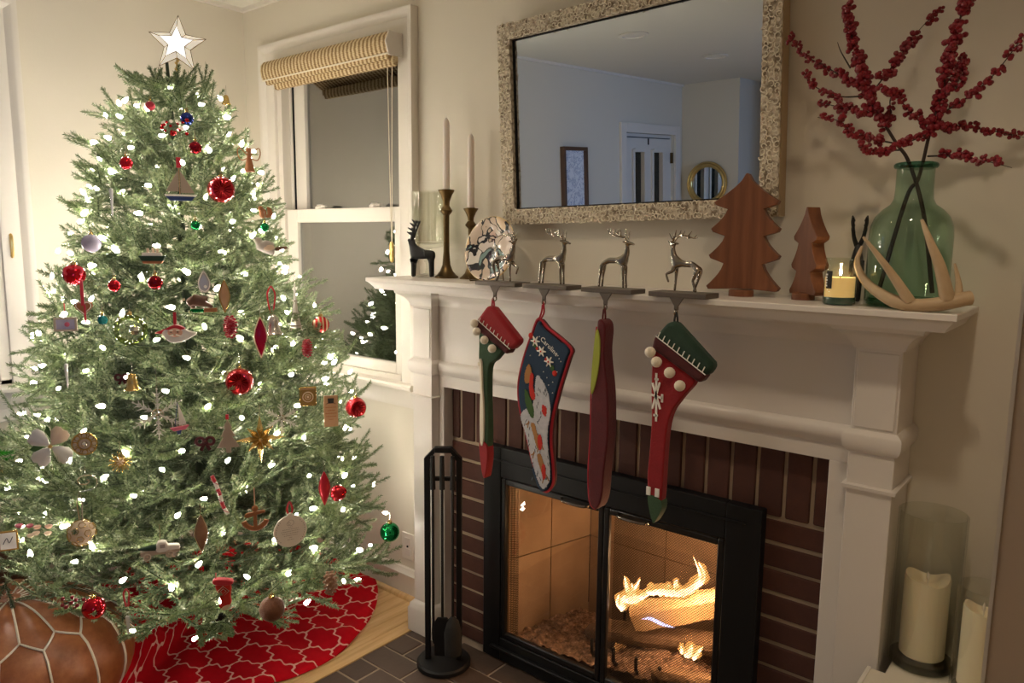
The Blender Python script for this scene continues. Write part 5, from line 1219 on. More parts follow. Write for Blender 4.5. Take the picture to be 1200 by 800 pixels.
M('o_skin', (.70, .40, .28), .5); M('o_ink', (.02, .018, .016), .6); M('o_teal', (.02, .22, .25), .2, metal=.6); M('o_ribbon', (.55, .012, .03), .5, sheen=.3)
M('o_grey', (.48, .43, .38), .7, var=(50, (.34, .29, .25))); M('o_navy', (.02, .04, .14), .4); M('o_pink', (.55, .10, .16), .4); M('o_pearl', (.60, .58, .56), .15, metal=.3)
glass('o_clear', (.92, .94, .90), .02, 1.6, 1.45); glass('o_greenglass', (.72, .80, .45), .02, 2.0, 1.5)
MATS['o_silverribbon'] = MATS['o_silver']
ORN = [
    ('ball',-2.277,-0.915,1.625,0.037,'small shiny red bauble on the upper outer tip beside the bare wall','bauble','crimson'),
    ('ball',-2.189,-0.749,1.679,0.038,'deep red bauble just under the dark blue one','bauble','dred'),
    ('ball',-2.237,-0.746,1.768,0.039,'dark blue bauble near the top of the tree','bauble','blue'),
    ('ball',-2.298,-0.826,1.801,0.028,'tiny glittery red bauble high up below the star','bauble','redglit'),
    ('ball',-2.128,-0.792,1.448,0.028,'tiny green bauble under the wooden sailboat','bauble','green'),
    ('ball',-2.111,-0.574,1.447,0.027,'tiny green bauble right above the grey bird','bauble','green'),
    ('ball',-2.307,-1.013,1.393,0.052,'pale lavender mottled bauble hanging at the outer branch tips','bauble','lav'),
    ('ball',-2.332,-1.055,1.303,0.061,'red bauble with a red ribbon bow above the gingerbread heart','bauble','crimson'),
    ('ball',-2.207,-0.998,1.275,0.034,'small cherry red bauble beside the ribboned red bauble','bauble','crimson'),
    ('ball',-2.134,-0.916,1.284,0.041,'dark red bauble tucked deep below the toy ship','bauble','dred'),
    ('ball',-1.832,-0.317,0.435,0.066,'glossy green bauble hanging low beside the wall outlet','bauble','green'),
    ('ball',-1.765,-0.811,0.380,0.070,'brown glittery bauble hanging over the red tree skirt','bauble','brownglit'),
    ('ball',-2.016,-1.179,0.443,0.059,'shiny red bauble half hidden over the leather pouf','bauble','crimson'),
    ('ball',-2.018,-0.439,1.134,0.056,'red and gold striped bauble in front of the window glass','bauble','stripe'),
    ('indent',-2.137,-0.701,1.557,0.080,'large red bauble with a round dented centre beside the sailboat','indented_bauble','red'),
    ('indent',-1.932,-0.784,1.005,0.078,'large red bauble with a dented centre above the wooden tree cutout','indented_bauble','red'),
    ('indent',-1.948,-0.358,0.854,0.069,'red dented bauble on the branch tip beside the wooden tag','indented_bauble','red'),
    ('ringball',-2.123,-0.997,1.157,0.086,'clear green glass ring ornament with a faceted crystal inside','glass_ring_ornament',''),
    ('lace',-2.084,-1.171,0.630,0.073,'gold lace ball ornament hung on a silver ribbon','lace_ball',''),
    ('rosette',-2.131,-1.132,0.857,0.065,'round gold filigree ornament beside the white flower','filigree_ornament',''),
    ('burst',-2.044,-1.078,0.812,0.060,'gold spiky burst ornament beside the round filigree','burst_ornament',''),
    ('starb',-1.878,-0.759,0.840,0.143,'large gold starburst ornament of long folded points','starburst_ornament',''),
    ('snowf',-2.006,-0.988,0.934,0.140,'large silver lace snowflake beside the small pink hulled boat','snowflake_ornament',''),
    ('snowf',-1.881,-0.685,0.887,0.101,'small silver snowflake above the gold starburst','snowflake_ornament',''),
    ('flower',-2.218,-1.184,0.846,0.121,'white four petalled flower with a yellow centre','flower_ornament',''),
    ('boat',-2.172,-0.812,1.567,0.095,'grey wooden sailboat with two sails and a blue hull','sailboat_ornament',''),
    ('miniboat',-1.973,-0.948,0.920,0.089,'tiny boat with one white sail and a pink hull','sailboat_ornament',''),
    ('bird',-2.087,-0.586,1.383,0.096,'pale grey bird with a dark tail perched on a branch','bird_ornament',''),
    ('angel',-2.181,-0.577,1.661,0.081,'small brown wooden angel with open wings','angel_ornament',''),
    ('bell',-1.980,-0.639,1.154,0.062,'silver bell between the red drop and the glitter spire','bell_ornament','silver'),
    ('bell',-2.068,-1.024,1.021,0.047,'gold bell with a dark red bow','bell_ornament','gold'),
    ('bell',-2.293,-0.583,1.853,0.030,'tiny gold bell near the top of the tree','bell_ornament','gold'),
    ('heart',-2.259,-1.063,1.215,0.048,'brown gingerbread heart hanging on a red ribbon','heart_ornament',''),
    ('framep',-2.289,-1.102,1.167,0.058,'small framed picture ornament under the gingerbread heart','picture_ornament',''),
    ('ship',-2.162,-0.908,1.363,0.073,'small toy ship with a dark green hull','ship_ornament',''),
    ('oyster',-2.070,-0.805,1.285,0.067,'grey oyster shell ornament with a pearly inside','oyster_ornament',''),
    ('bison',-2.053,-0.827,1.228,0.084,'dark brown bison ornament standing on a green base','bison_ornament',''),
    ('almond',-2.038,-0.761,1.242,0.095,'pointed gold almond drop ornament','almond_ornament','gold'),
    ('almond',-1.967,-0.692,1.121,0.122,'pointed ruby drop ornament with pale edges','almond_ornament','ruby'),
    ('almond',-1.879,-0.947,0.615,0.107,'pointed brown glass drop ornament in a pale rim','almond_ornament','brown'),
    ('almond',-1.820,-0.585,0.661,0.104,'pointed red glass drop beside the round red rose bauble','almond_ornament','redw'),
    ('face',-2.048,-0.907,1.144,0.111,'white bearded face ornament with a red cap','face_ornament',''),
    ('cone',-1.994,-0.771,1.156,0.065,'red glittery pine cone beside the bison','pine_cone','redglit'),
    ('cone',-1.958,-0.536,1.072,0.056,'red pine cone hanging over the window sill','pine_cone','redglit'),
    ('cone',-1.746,-0.626,0.394,0.071,'brown pine cone lying low over the red tree skirt','pine_cone','brown'),
    ('spire',-2.020,-0.533,1.202,0.141,'silver glittery spire ornament in front of the window casing','spire_ornament',''),
    ('ribbon',-2.016,-0.620,1.226,0.084,'red ribbon loop above the silver bell','ribbon_loop',''),
    ('ribbon',-1.956,-1.120,0.469,0.050,'red ribbon hanging over the edge of the leather pouf','ribbon_loop',''),
    ('plaque',-1.898,-0.580,0.934,0.060,'square gold embossed plaque beside the wooden tag','plaque_ornament',''),
    ('tag',-1.898,-0.496,0.877,0.108,'wooden tag with a black hat and burnt lettering','wooden_tag',''),
    ('woodtree',-1.908,-0.841,0.867,0.111,'flat pale wooden tree cutout under the dented red bauble','wooden_tree_cutout',''),
    ('bow',-1.929,-0.898,0.850,0.057,'dark red bow beside the wooden tree cutout','ribbon_bow',''),
    ('bow',-2.091,-1.041,1.030,0.042,'dark red ribbon bow behind the gold bell','ribbon_bow',''),
    ('truck',-1.926,-1.038,0.581,0.096,'pale toy truck carrying a green tree','truck_ornament',''),
    ('candy',-1.884,-0.887,0.705,0.114,'twisted red and white candy stick','candy_stick',''),
    ('anchor',-1.834,-0.811,0.636,0.087,'gingerbread anchor with a small figure on top','anchor_ornament',''),
    ('medal',-1.797,-0.723,0.578,0.104,'white round medallion with fine lettering and a red ribbon','medallion',''),
    ('rose',-1.818,-0.536,0.634,0.061,'round red rose shaped bauble','rose_bauble',''),
    ('ministock',-1.817,-0.924,0.452,0.093,'little knitted red stocking with a diamond pattern','mini_stocking',''),
    ('shell',-2.218,-1.245,0.626,0.079,"pink and cream shell cluster near the tree's outer edge",'shell_ornament',''),
    ('card',-2.297,-1.281,0.584,0.056,'small white card ornament in a gold frame','card_ornament',''),
    ('icicle',-2.282,-0.960,1.511,0.084,'clear beaded icicle hanging from an upper branch tip','icicle_ornament',''),
    ('icicle',-2.221,-1.132,1.033,0.070,'white glass icicle hanging near the tall window casing','icicle_ornament',''),
    ('icicle',-1.945,-1.125,0.391,0.068,'white glass icicle in front of the leather pouf','icicle_ornament',''),
    ('curl',-2.107,-1.145,0.762,0.055,'silver curled wire ornament above the gold lace ball','curl_ornament',''),
    ('beads',-2.234,-0.786,1.736,0.071,'cluster of red and white beads behind the dark blue bauble','bead_cluster',''),
    ('gem',-2.194,-1.041,1.182,0.029,'teal faceted gem bauble beside the glass ring','gem_ornament',''),
    ('owl',-2.127,-0.569,1.490,0.043,'small brown squirrel shaped ornament above the grey bird','squirrel_ornament',''),
    ('berrysprig',-2.065,-1.212,0.456,0.054,'sprig of dark red berries above the leather pouf','berry_sprig','')]
CAT = {'ball': 'bauble', 'indent': 'bauble', 'rose': 'bauble'}
def hook(e, top, ln=.03): G().tube([(0, 0, top), (.001, 0, top+ln*.5), (0, 0, top+ln)], .0006, 4).obj('hanging_thread', 'o_silver', e)
def cap(e, z, r=.006): G().lathe([(0, z+.007), (r*.5, z+.007), (r, z+.006), (r, z-.001), (0, z-.001)], 10).torus((0, 0, z+.010), .003, .0006, 8, 4, 'y').obj('cap', 'o_gold', e)
def fprism(e, nm_, mat, poly, th, y=0, bev=.001): return G().prism(poly, y-th/2, y+th/2, 'y').obj(nm_, mat, e, bevel=bev)
def ell(rx, rz, n_=20, cx=0, cz=0): return [(cx+rx*cos(2*pi*k/n_), cz+rz*sin(2*pi*k/n_)) for k in range(n_)]
def o_ball(e, s, c):
    r = s/2; b = G().ball((0, 0, 0), r, 24).obj('globe', 'o_'+c, e); cap(e, r, max(.003, r*.25)); hook(e, r+.01, .025)
    if s > .06 and c == 'crimson' and e.location.z > 1:
        for sg in (-1, 1): G().torus((sg*.012, -r*.8, .012), .010, .004, 12, 5, 'y', flat=.5).obj('bow_loop', 'o_ribbon', e)
def o_indent(e, s, c):
    r = s/2; mt_ = Matrix.Rotation(radians(90), 4, 'X')
    pr = [(0, -r), (r*.5, -r*.86), (r*.87, -r*.5), (r, 0), (r*.93, r*.42), (r*.78, r*.70), (r*.68, r*.72), (r*.48, r*.50), (r*.25, r*.36), (0, r*.30)]
    G().lathe(pr, 28, mat=mt_).obj('globe', 'o_red', e)
    g = G()
    for k in range(14): a = 2*pi*k/14; g.tube([mt_ @ Vector((r*.70*cos(a), r*.70*sin(a), r*.72)), mt_ @ Vector((r*.2*cos(a), r*.2*sin(a), r*.36))], .0009, 4)
    g.obj('dent_facets', 'o_dred', e); cap(e, r*.98); hook(e, r, .04)
def o_ringball(e, s, c):
    r = s/2; G().ball((0, 0, 0), r, 24).obj('glass_bubble', 'o_clear', e); G().torus((0, -.003, 0), r*.86, r*.16, 28, 8, 'y').obj('green_ring', 'o_greenglass', e)
    G().ball((r*.3, -r*.4, 0), r*.36, 8).obj('crystal', 'o_silver', e, smooth=False); cap(e, r); hook(e, r)
def o_lace(e, s, c):
    r = s/2; G().ball((0, 0, 0), r*.9, 20).obj('core', 'o_cream', e); g = G()
    for k in range(26):
        z = 1-2*(k+.5)/26; a = k*2.4; q = math.sqrt(1-z*z); cc = Vector((q*cos(a), q*sin(a), z))*r*.93
        u_ = cc.normalized().cross(Vector((0, 0, 1))).normalized(); v_ = cc.normalized().cross(u_)
        g.tube([cc+(u_*cos(j)+v_*sin(j))*r*.24 for j in (0, 1.05, 2.1, 3.14, 4.19, 5.24)], .0012, 4, closed=True)
    g.obj('lace', 'o_gold', e); G().tube([(-.003, 0, r), (-.006, 0, r+.05), (0, 0, r+.08), (.006, 0, r+.05), (.003, 0, r)], .0022, 5).obj('ribbon', 'o_silver', e)
def o_rosette(e, s, c):
    r = s/2; g = G().torus((0, 0, 0), r*.92, r*.08, 28, 6, 'y').torus((0, -.001, 0), r*.5, r*.07, 20, 6, 'y')
    for k in range(8): a = 2*pi*k/8; g.torus((r*.70*cos(a), -.001, r*.70*sin(a)), r*.2, r*.05, 10, 5, 'y')
    g.obj('filigree', 'o_gold', e); G().ball((0, -.002, 0), r*.25, 12).obj('gem', 'o_silver', e); fprism(e, 'back_disc', 'o_cream', ell(r*.9, r*.9), .002, .003); hook(e, r, .05)
def o_burst(e, s, c):
    r = s/2; g = G(); q = random.Random(4)
    for k in range(40):
        z = 1-2*(k+.5)/40; a = k*2.4; w = math.sqrt(1-z*z); d = Vector((w*cos(a), w*sin(a), z)); g.tube([d*r*.2, d*r*q.uniform(.8, 1)], [.0022, .0008], 4); g.ball(d*r*.9, .0022, 6)
    g.obj('spikes', 'o_gold', e); G().ball((0, 0, 0), r*.35, 10).obj('core', 'o_cream', e); hook(e, r)
def o_starb(e, s, c):
    R_ = s/2
    for k in range(8):
        a = pi/2+2*pi*k/8; l_ = R_*(1 if k % 2 == 0 else .72); dx, dz = cos(a), sin(a); nx, nz_ = -dz, dx; w = R_*.13
        v = [(0, -.004, 0), (dx*l_*.4+nx*w, 0, dz*l_*.4+nz_*w), (dx*l_, 0, dz*l_), (dx*l_*.4-nx*w, 0, dz*l_*.4-nz_*w), (dx*l_*.42, -.012, dz*l_*.42), (0, .006, 0), (dx*l_*.42, .010, dz*l_*.42)]
        G().add(v, [(0, 1, 4), (1, 2, 4), (2, 3, 4), (3, 0, 4), (5, 1, 6), (1, 2, 6), (2, 3, 6), (3, 5, 6)]).obj('point', 'o_gold', e, smooth=False)
    G().ball((0, -.008, 0), .007, 8).obj('centre', 'o_gold', e); hook(e, R_, .03)
def o_snowf(e, s, c):
    r = s/2
    for k in range(6):
        a = k*pi/3+pi/6; d = Vector((cos(a), 0, sin(a))); n_ = Vector((-sin(a), 0, cos(a))); g = G().tube([d*r*.08, d*r], [.0026, .0012], 5)
        for u, l_ in ((.35, .2), (.55, .30), (.75, .2)):
            for sg in (-1, 1): g.tube([d*r*u, d*r*(u+l_*.6)+n_*(sg*r*l_*.8)], [.0018, .0009], 4)
            g.torus(tuple(d*r*u), r*.07, .0012, 8, 4, 'y')
        g.ball(d*r, .0028, 6); g.obj('arm', 'o_silverglit', e)
    G().torus((0, 0, 0), r*.2, .0022, 16, 5, 'y').ball((0, 0, 0), .006, 8).obj('hub', 'o_silver', e); hook(e, r, .06)
def o_flower(e, s, c):
    r = s/2
    for k in range(4):
        a = radians(52+90*k); g = G(); pts_ = [(.10, .0), (.30, .22), (.62, .40), (.90, .36), (1.0, .14), (.94, 0), (1.0, -.14), (.90, -.36), (.62, -.40), (.30, -.22)]
        v = [(0.05*r*cos(a), -.004, .05*r*sin(a))]
        for u, w in pts_: v.append((r*(u*cos(a)-w*sin(a)), -.004-.010*(u-.4)**2-.004*abs(w), r*(u*sin(a)+w*cos(a))))
        g.add(v, [(0, i, i+1 if i < 10 else 1) for i in range(1, 11)]); o = g.obj('petal', 'o_white' if k != 0 else 'o_cream', e); sd_ = o.modifiers.new('s', 'SOLIDIFY'); sd_.thickness = .0015
    g = G()
    for k in range(14): g.ball((.005*cos(k*2.4)*math.sqrt(k/14), -.008, .005*sin(k*2.4)*math.sqrt(k/14)), .0018, 6)
    g.obj('centre', 'brass', e)
    for a in (100, 190, 280): a = radians(a); fprism(e, 'leaf', 'green_knit', [(r*.3*cos(a), r*.3*sin(a)), (r*.75*cos(a+.2), r*.75*sin(a+.2)), (r*.95*cos(a), r*.95*sin(a)), (r*.75*cos(a-.2), r*.75*sin(a-.2))], .002, .004)
    hook(e, r*.7, .05)
def o_boat(e, s, c):
    h = s; fprism(e, 'hull', 'o_navy', [(-.42*h, -.36*h), (.44*h, -.36*h), (.32*h, -.50*h), (-.28*h, -.50*h)], .018); fprism(e, 'deck', 'o_white', [(-.44*h, -.31*h), (.50*h, -.31*h), (.44*h, -.37*h), (-.42*h, -.37*h)], .020)
    G().tube([(0, 0, -.32*h), (0, 0, .5*h)], .0014, 5).obj('mast', 'o_wood', e)
    fprism(e, 'sail', 'o_palewood', [(-.03*h, .42*h), (-.03*h, -.22*h), (-.40*h, -.22*h)], .003); fprism(e, 'sail', 'o_palewood', [(.03*h, .42*h), (.03*h, -.26*h), (.42*h, -.26*h), (.25*h, .05*h)], .003); G().box(-.006, .006, -.002, .002, h*.5, h*.5+.03).obj('ribbon', 'o_ribbon', e)
def o_miniboat(e, s, c):
    h = s; fprism(e, 'hull', 'o_pink', [(-.26*h, -.28*h), (.30*h, -.24*h), (.18*h, -.36*h), (-.16*h, -.38*h)], .012); fprism(e, 'keel', 'o_navy', [(-.08*h, -.37*h), (.08*h, -.36*h), (.04*h, -.50*h), (-.05*h, -.50*h)], .006)
    fprism(e, 'sail', 'o_white', [(0, .5*h), (.02*h, -.22*h), (.22*h, -.20*h), (.14*h, .08*h)], .003); G().tube([(-.01, 0, -.25*h), (0, 0, .52*h)], .001, 5).obj('mast', 'o_navy', e); hook(e, h*.5)
def o_bird(e, s, c):
    h = s*.5
    skin('body', [(-.40*h, 0, .20*h, .30*h), (0, 0, -.10*h, .48*h), (.5*h, 0, -.10*h, .30*h), (-.55*h, 0, .55*h, .26*h), (-.85*h, 0, .56*h, .05*h)], [(0, 1), (1, 2), (0, 3), (3, 4)], 'o_grey', e, 2, 1)
    fprism(e, 'tail', 'walnut', [(.55*h, .02*h), (1.25*h, .10*h), (1.35*h, -.06*h), (.55*h, -.22*h)], .010)
    G().ball((.15*h, -.36*h, 0), .3*h, 10, (1.3, .3, .7)).obj('wing', 'o_cream', e); G().ball((-.68*h, -.18*h, .60*h), .05*h, 6).obj('eye', 'o_ink', e)
def o_angel(e, s, c):
    h = s; G().lathe([(0, -.5*h), (.20*h, -.5*h), (.14*h, -.2*h), (.07*h, .12*h), (.10*h, .2*h), (0, .24*h)], 12).obj('robe', 'o_ginger', e); G().ball((0, 0, .32*h), .11*h, 10).obj('head', 'o_ginger', e)
    for sg in (-1, 1): G().tube(smoothpath([(sg*.05*h, 0, .12*h), (sg*.35*h, .004, .42*h), (sg*.42*h, .004, .2*h), (sg*.30*h, .004, -.05*h), (sg*.06*h, 0, .02*h)], 16), .0017, 5).obj('wing', 'o_ginger', e)
    hook(e, .42*h)
def o_bell(e, s, c):
    h = s; G().lathe([(0, .5*h), (.12*h, .48*h), (.24*h, .34*h), (.30*h, .0), (.36*h, -.30*h), (.48*h, -.44*h), (.46*h, -.48*h), (.34*h, -.34*h), (.26*h, 0), (0, .38*h)], 20).obj('bell_cup', 'o_'+c, e); G().ball((0, 0, -.42*h), .12*h, 8).obj('clapper', 'o_'+c, e); hook(e, h*.5)
def o_heart(e, s, c):
    r = s*.5; pts_ = [(r*.06*16*sin(t_)**3, r*.06*(13*cos(t_)-5*cos(2*t_)-2*cos(3*t_)-cos(4*t_))) for t_ in [2*pi*k/28 for k in range(28)]]
    fprism(e, 'biscuit', 'o_ginger', pts_, .008, 0, .002); G().tube([(a*.82, -.0045, b*.82) for a, b in pts_], .0009, 4, closed=True).obj('icing_line', 'o_white', e)
    G().box(-.005, .003, -.006, -.003, r*.2, r*3.2).box(.001, .006, -.006, -.004, -r*1.9, r*.3).obj('ribbon', 'o_ribbon', e)
def o_framep(e, s, c):
    w, h = s*.5, s*.34
    for b_ in ((-w, w, h-.006, h), (-w, w, -h, -h+.006), (-w, -w+.006, -h, h), (w-.006, w, -h, h)): G().box(b_[0], b_[1], -.004, .004, b_[2], b_[3]).obj('frame_side', 'o_palewood', e, bevel=.001)
    G().box(-w+.005, w-.005, -.001, .002, -h+.005, h-.005).obj('picture', 'o_lav', e); G().ball((.004, -.002, 0), .007, 8, (1, .2, 1)).obj('motif', 'o_pink', e); G().box(-.0012, .0012, -.001, .001, h, h+.04).obj('ribbon', 'o_ribbon', e)
def o_ship(e, s, c):
    w = s*.5; fprism(e, 'hull', 'dark_green_felt', [(-w, -.1*w), (w, -.1*w), (.8*w, -.5*w), (-.75*w, -.5*w)], .014); fprism(e, 'deckhouse', 'o_white', [(-.7*w, .15*w), (.7*w, .15*w), (.75*w, -.1*w), (-.75*w, -.1*w)], .010)
    for x_ in (-.3, .1, .4): G().lathe([(0, .1*w), (.1*w, .1*w), (.1*w, .5*w), (0, .5*w)], 10, (x_*w, 0, 0)).obj('funnel', 'o_cream', e)
    fprism(e, 'waterline', 'o_ginger', [(-.75*w, -.5*w), (.8*w, -.5*w), (.7*w, -.7*w), (-.65*w, -.7*w)], .013); hook(e, .4*w, .05)
def o_oyster(e, s, c):
    h = s/2; pts_ = [(0, h), (.30*h, .6*h), (.52*h, 0), (.45*h, -.6*h), (.1*h, -.95*h), (-.35*h, -.75*h), (-.50*h, -.1*h), (-.28*h, .6*h)]
    fprism(e, 'shell', 'o_grey', curvepoly(pts_, 4), .007, 0, .002); fprism(e, 'nacre', 'o_pearl', curvepoly([(a*.72, b*.72-.05*h) for a, b in pts_], 4), .003, -.003); G().tube([(a*.86, -.004, b*.86) for a, b in curvepoly(pts_, 3)], .0009, 4, closed=True).obj('ridge', 'o_white', e); G().ball((.1*h, -.005, -.4*h), .14*h, 8).obj('pearl', 'o_white', e); hook(e, h)
def o_bison(e, s, c):
    h = s*.55
    skin('body', [(-.55*h, 0, .12*h, .36*h), (0, 0, .12*h, .36*h), (.55*h, 0, .0, .30*h), (-.9*h, 0, .0, .20*h), (-.4*h, .1*h, -.4*h, .10*h), (-.4*h, -.1*h, -.4*h, .10*h), (.6*h, .1*h, -.4*h, .09*h), (.6*h, -.1*h, -.4*h, .09*h)], [(0, 1), (1, 2), (0, 3), (0, 4), (0, 5), (2, 6), (2, 7)], 'walnut', e, 2, 1)
    fprism(e, 'green_base', 'o_green', [(-.6*h, -.42*h), (.2*h, -.42*h), (.2*h, -.62*h), (-.6*h, -.62*h)], .014); fprism(e, 'tan_base', 'o_ginger', [(.2*h, -.38*h), (.95*h, -.36*h), (.95*h, -.6*h), (.2*h, -.62*h)], .014)
    for sg in (-1, 1): G().tube([(-.95*h, sg*.12*h, .12*h), (-1.0*h, sg*.22*h, .26*h)], [.002, .0006], 5).obj('horn', 'bone', e)
def o_almond(e, s, c):
    h = s/2; inn = {'gold': 'o_wood', 'ruby': 'o_ruby', 'brown': 'o_brown', 'redw': 'o_redw'}[c]; rim = 'o_gold' if c == 'gold' else ('o_redw' if c == 'redw' else 'o_silver')
    prf = [(0, -h), (.10*h, -.75*h), (.26*h, -.25*h), (.30*h, .05*h), (.24*h, .4*h), (.10*h, .8*h), (0, h)]
    G().lathe(prf, 20, sy=.7).obj('drop', inn, e)
    for sg in (-1, 1): G().tube([(sg*a*1.05, -.0035, b) for a, b in prf], .0017, 5).obj('rim', rim if c != 'ruby' else 'o_cream', e)
    hook(e, h)
def o_face(e, s, c):
    w = s/2
    b = fprism(e, 'beard', 'o_white', curvepoly([(-.62*w, .05*w), (-.3*w, .30*w), (.3*w, .32*w), (.62*w, .15*w), (1.02*w, .02*w), (.65*w, -.25*w), (.2*w, -.44*w), (-.3*w, -.40*w)], 4), .014, 0, .004)
    G().ball((0, -.007, .08*w), .30*w, 14, (1.2, .35, .8)).obj('face', 'o_skin', e)
    fprism(e, 'cap', 'o_ribbon', curvepoly([(-.45*w, .26*w), (0, .46*w), (.45*w, .30*w), (.3*w, .22*w), (-.3*w, .22*w)], 4), .016, -.001, .004); fprism(e, 'cap_tip', 'o_ribbon', [(-.45*w, .28*w), (-1.0*w, .05*w), (-.62*w, .0)], .012, 0, .003)
    for sg in (-1, 1):
        G().ball((sg*.16*w, -.0155, .12*w), .035*w, 6).obj('eye', 'o_ink', e); G().tube([(sg*.06*w, -.015, -.02*w), (sg*.30*w, -.014, -.08*w)], [.0028, .001], 5).obj('moustache', 'o_white', e); G().tube([(sg*.08*w, -.014, .20*w), (sg*.24*w, -.013, .20*w)], .0014, 4).obj('eyebrow', 'o_white', e)
    G().ball((0, -.018, .05*w), .06*w, 8).obj('nose', 'o_skin', e); G().box(-.004, .004, -.001, .001, .45*w, w*1.1).obj('ribbon', 'o_ribbon', e)
def o_cone(e, s, c):
    h = s/2; g = G(); n_ = 46
    for k in range(n_):
        u = (k+.5)/n_; z = h*(1-2*u); R_ = h*.62*math.sqrt(max(.02, 1-(1-2*u)**2*.9)); a = k*2.4; d = Vector((cos(a), sin(a), -.1)); g.ball((R_*.8*cos(a), R_*.8*sin(a), z), h*.17, 6, (1, 1, .55))
    G().ball((0, 0, 0), h*.6, 10, (.75, .75, 1.3)).obj('core', 'o_'+c, e); g.obj('scales', 'o_'+c, e, kind='stuff'); hook(e, h)
    if c == 'brown':
        g2 = G()
        for k in range(0, n_, 2): u = (k+.5)/n_; R_ = h*.62*math.sqrt(max(.02, 1-(1-2*u)**2*.9)); a = k*2.4; g2.ball((R_*1.0*cos(a), R_*1.0*sin(a), h*(1-2*u)), h*.06, 5)
        g2.obj('frosting', 'o_white', e, kind='stuff')
def o_spire(e, s, c):
    h = s/2; G().lathe([(.26*h, -h), (.24*h, -.92*h), (.14*h, -.4*h), (.07*h, .2*h), (.05*h, .7*h), (.02*h, h), (0, h)], 4, sy=1).obj('tower', 'o_silverglit', e, smooth=False)
    for z, r in ((-.9, .27), (-.35, .16), (.2, .09)): G().box(-r*h, r*h, -r*h, r*h, z*h-.001, z*h+.0025).obj('gallery', 'o_silver', e)
    for k in range(4): a = pi/2*k+pi/4; G().tube([(.24*h*cos(a), .24*h*sin(a), -1.0*h), (.36*h*cos(a), .36*h*sin(a), -1.12*h)], .002, 5).obj('leg', 'o_silver', e)
    hook(e, h)
def o_ribbon(e, s, c):
    h = s/2
    for sg in (-1, 1): G().tube(smoothpath([(0, 0, h), (sg*.25*h, 0, .5*h), (sg*.22*h, 0, -.2*h), (sg*.08*h, 0, -h)], 10), .0026, 5, flat=.4).obj('ribbon_strand', 'o_ribbon', e)
    G().ball((0, 0, h*.9), .0035, 6).obj('knot', 'o_ribbon', e)
def o_plaque(e, s, c):
    w, h = s*.42, s*.5; G().box(-w, w, -.003, .003, -h, h).obj('plate', 'o_gold', e, bevel=.002); G().torus((0, -.003, -.05*h), w*.6, .0016, 20, 5, 'y').torus((0, -.003, -.05*h), w*.32, .0014, 16, 5, 'y').ball((0, -.003, -.05*h), w*.16, 8).obj('emboss', 'o_cream', e); G().box(-w*.8, w*.8, -.0045, -.003, h*.72, h*.86).obj('top_band', 'o_wood', e); hook(e, h)
def o_tag(e, s, c):
    w, h = s*.20, s*.5; G().box(-w, w, -.0025, .0025, -h, h*.86).obj('board', 'o_wood', e, bevel=.001)
    fprism(e, 'hat', 'o_ink', [(-w*.75, h*.36), (-w*.40, h*.44), (-w*.45, h*.70), (w*.45, h*.70), (w*.40, h*.44), (w*.75, h*.36), (w*.4, h*.40), (-w*.4, h*.40)], .002, -.0032, 0)
    for k, (a, b) in enumerate(((-.75, .75), (-.5, .55), (-.8, .8), (-.7, .7), (-.3, .35))):
        x = a*w; g = G(); q = random.Random(k)
        while x < b*w: l_ = q.uniform(.0018, .004); g.box(x, min(x+l_, b*w), -.0031, -.0024, h*(.16-.18*k)-.0011, h*(.16-.18*k)+.0011); x += l_+.0012
        g.obj('burnt_lettering', 'o_ginger', e)
    G().tube([(w*.35, 0, h*.86), (w*.5, 0, h*1.1), (w*.3, 0, h*1.2)], .0016, 5).obj('ribbon', 'o_ink', e)
def o_woodtree(e, s, c):
    h = s/2; half = [(0, h*.75), (.22*h, .3*h), (.12*h, .3*h), (.36*h, -.15*h), (.2*h, -.15*h), (.56*h, -.72*h), (.12*h, -.72*h), (.12*h, -h)]
    fprism(e, 'cutout', 'o_palewood', half+[(-a, b) for a, b in reversed(half[1:])], .005); G().box(-.004, .004, -.003, .003, h*.75, h*1.0).obj('ribbon', 'o_ribbon', e); hook(e, h)
def o_bow(e, s, c):
    r = s/2
    for sg in (-1, 1):
        G().torus((sg*r*.45, 0, r*.1), r*.36, r*.16, 14, 6, 'y', flat=.8).obj('loop', 'maroon_felt' if c == '' else 'o_ribbon', e); G().tube([(0, 0, 0), (sg*r*.4, 0, -r*.8)], [r*.12, r*.18], 6, flat=.4).obj('tail', 'maroon_felt', e)
    G().ball((0, -.002, r*.05), r*.2, 8).obj('knot', 'maroon_felt', e)
def o_truck(e, s, c):
    w = s/2; q = .5*w
    fprism(e, 'chassis', 'o_palewood', [(-w, -.15*w), (.95*w, -.15*w), (w, .02*w), (-w, .02*w)], .020); fprism(e, 'bonnet', 'o_white', curvepoly([(.30*w, 0), (.95*w, 0), (.95*w, .22*w), (.6*w, .30*w), (.30*w, .30*w)], 3), .018, 0, .003)
    cb_ = fprism(e, 'cab', 'o_white', curvepoly([(-.20*w, 0), (.38*w, 0), (.36*w, .40*w), (.20*w, .55*w), (-.12*w, .52*w)], 3), .022, 0, .003); G().box(-.02*w, .24*w, -.0115, -.0105, .22*w, .42*w).obj('window', 'o_grey', cb_)
    G().box(-w, -.2*w, -.010, .010, .0, .10*w).obj('bed', 'o_palewood', e); G().tube([(-1.1*w, 0, .24*w), (-.2*w, 0, .22*w)], [.003, .010], 8).obj('tree', 'dark_green_felt', e)
    for x_ in (-.68, .45):
        for y_ in (-.012, .012): G().torus((x_*w, y_, -.18*w), .15*w, .06*w, 18, 6, 'y').ball((x_*w, y_, -.18*w), .08*w, 8).obj('wheel', 'o_palewood', e)
    hook(e, .5*w, .05)
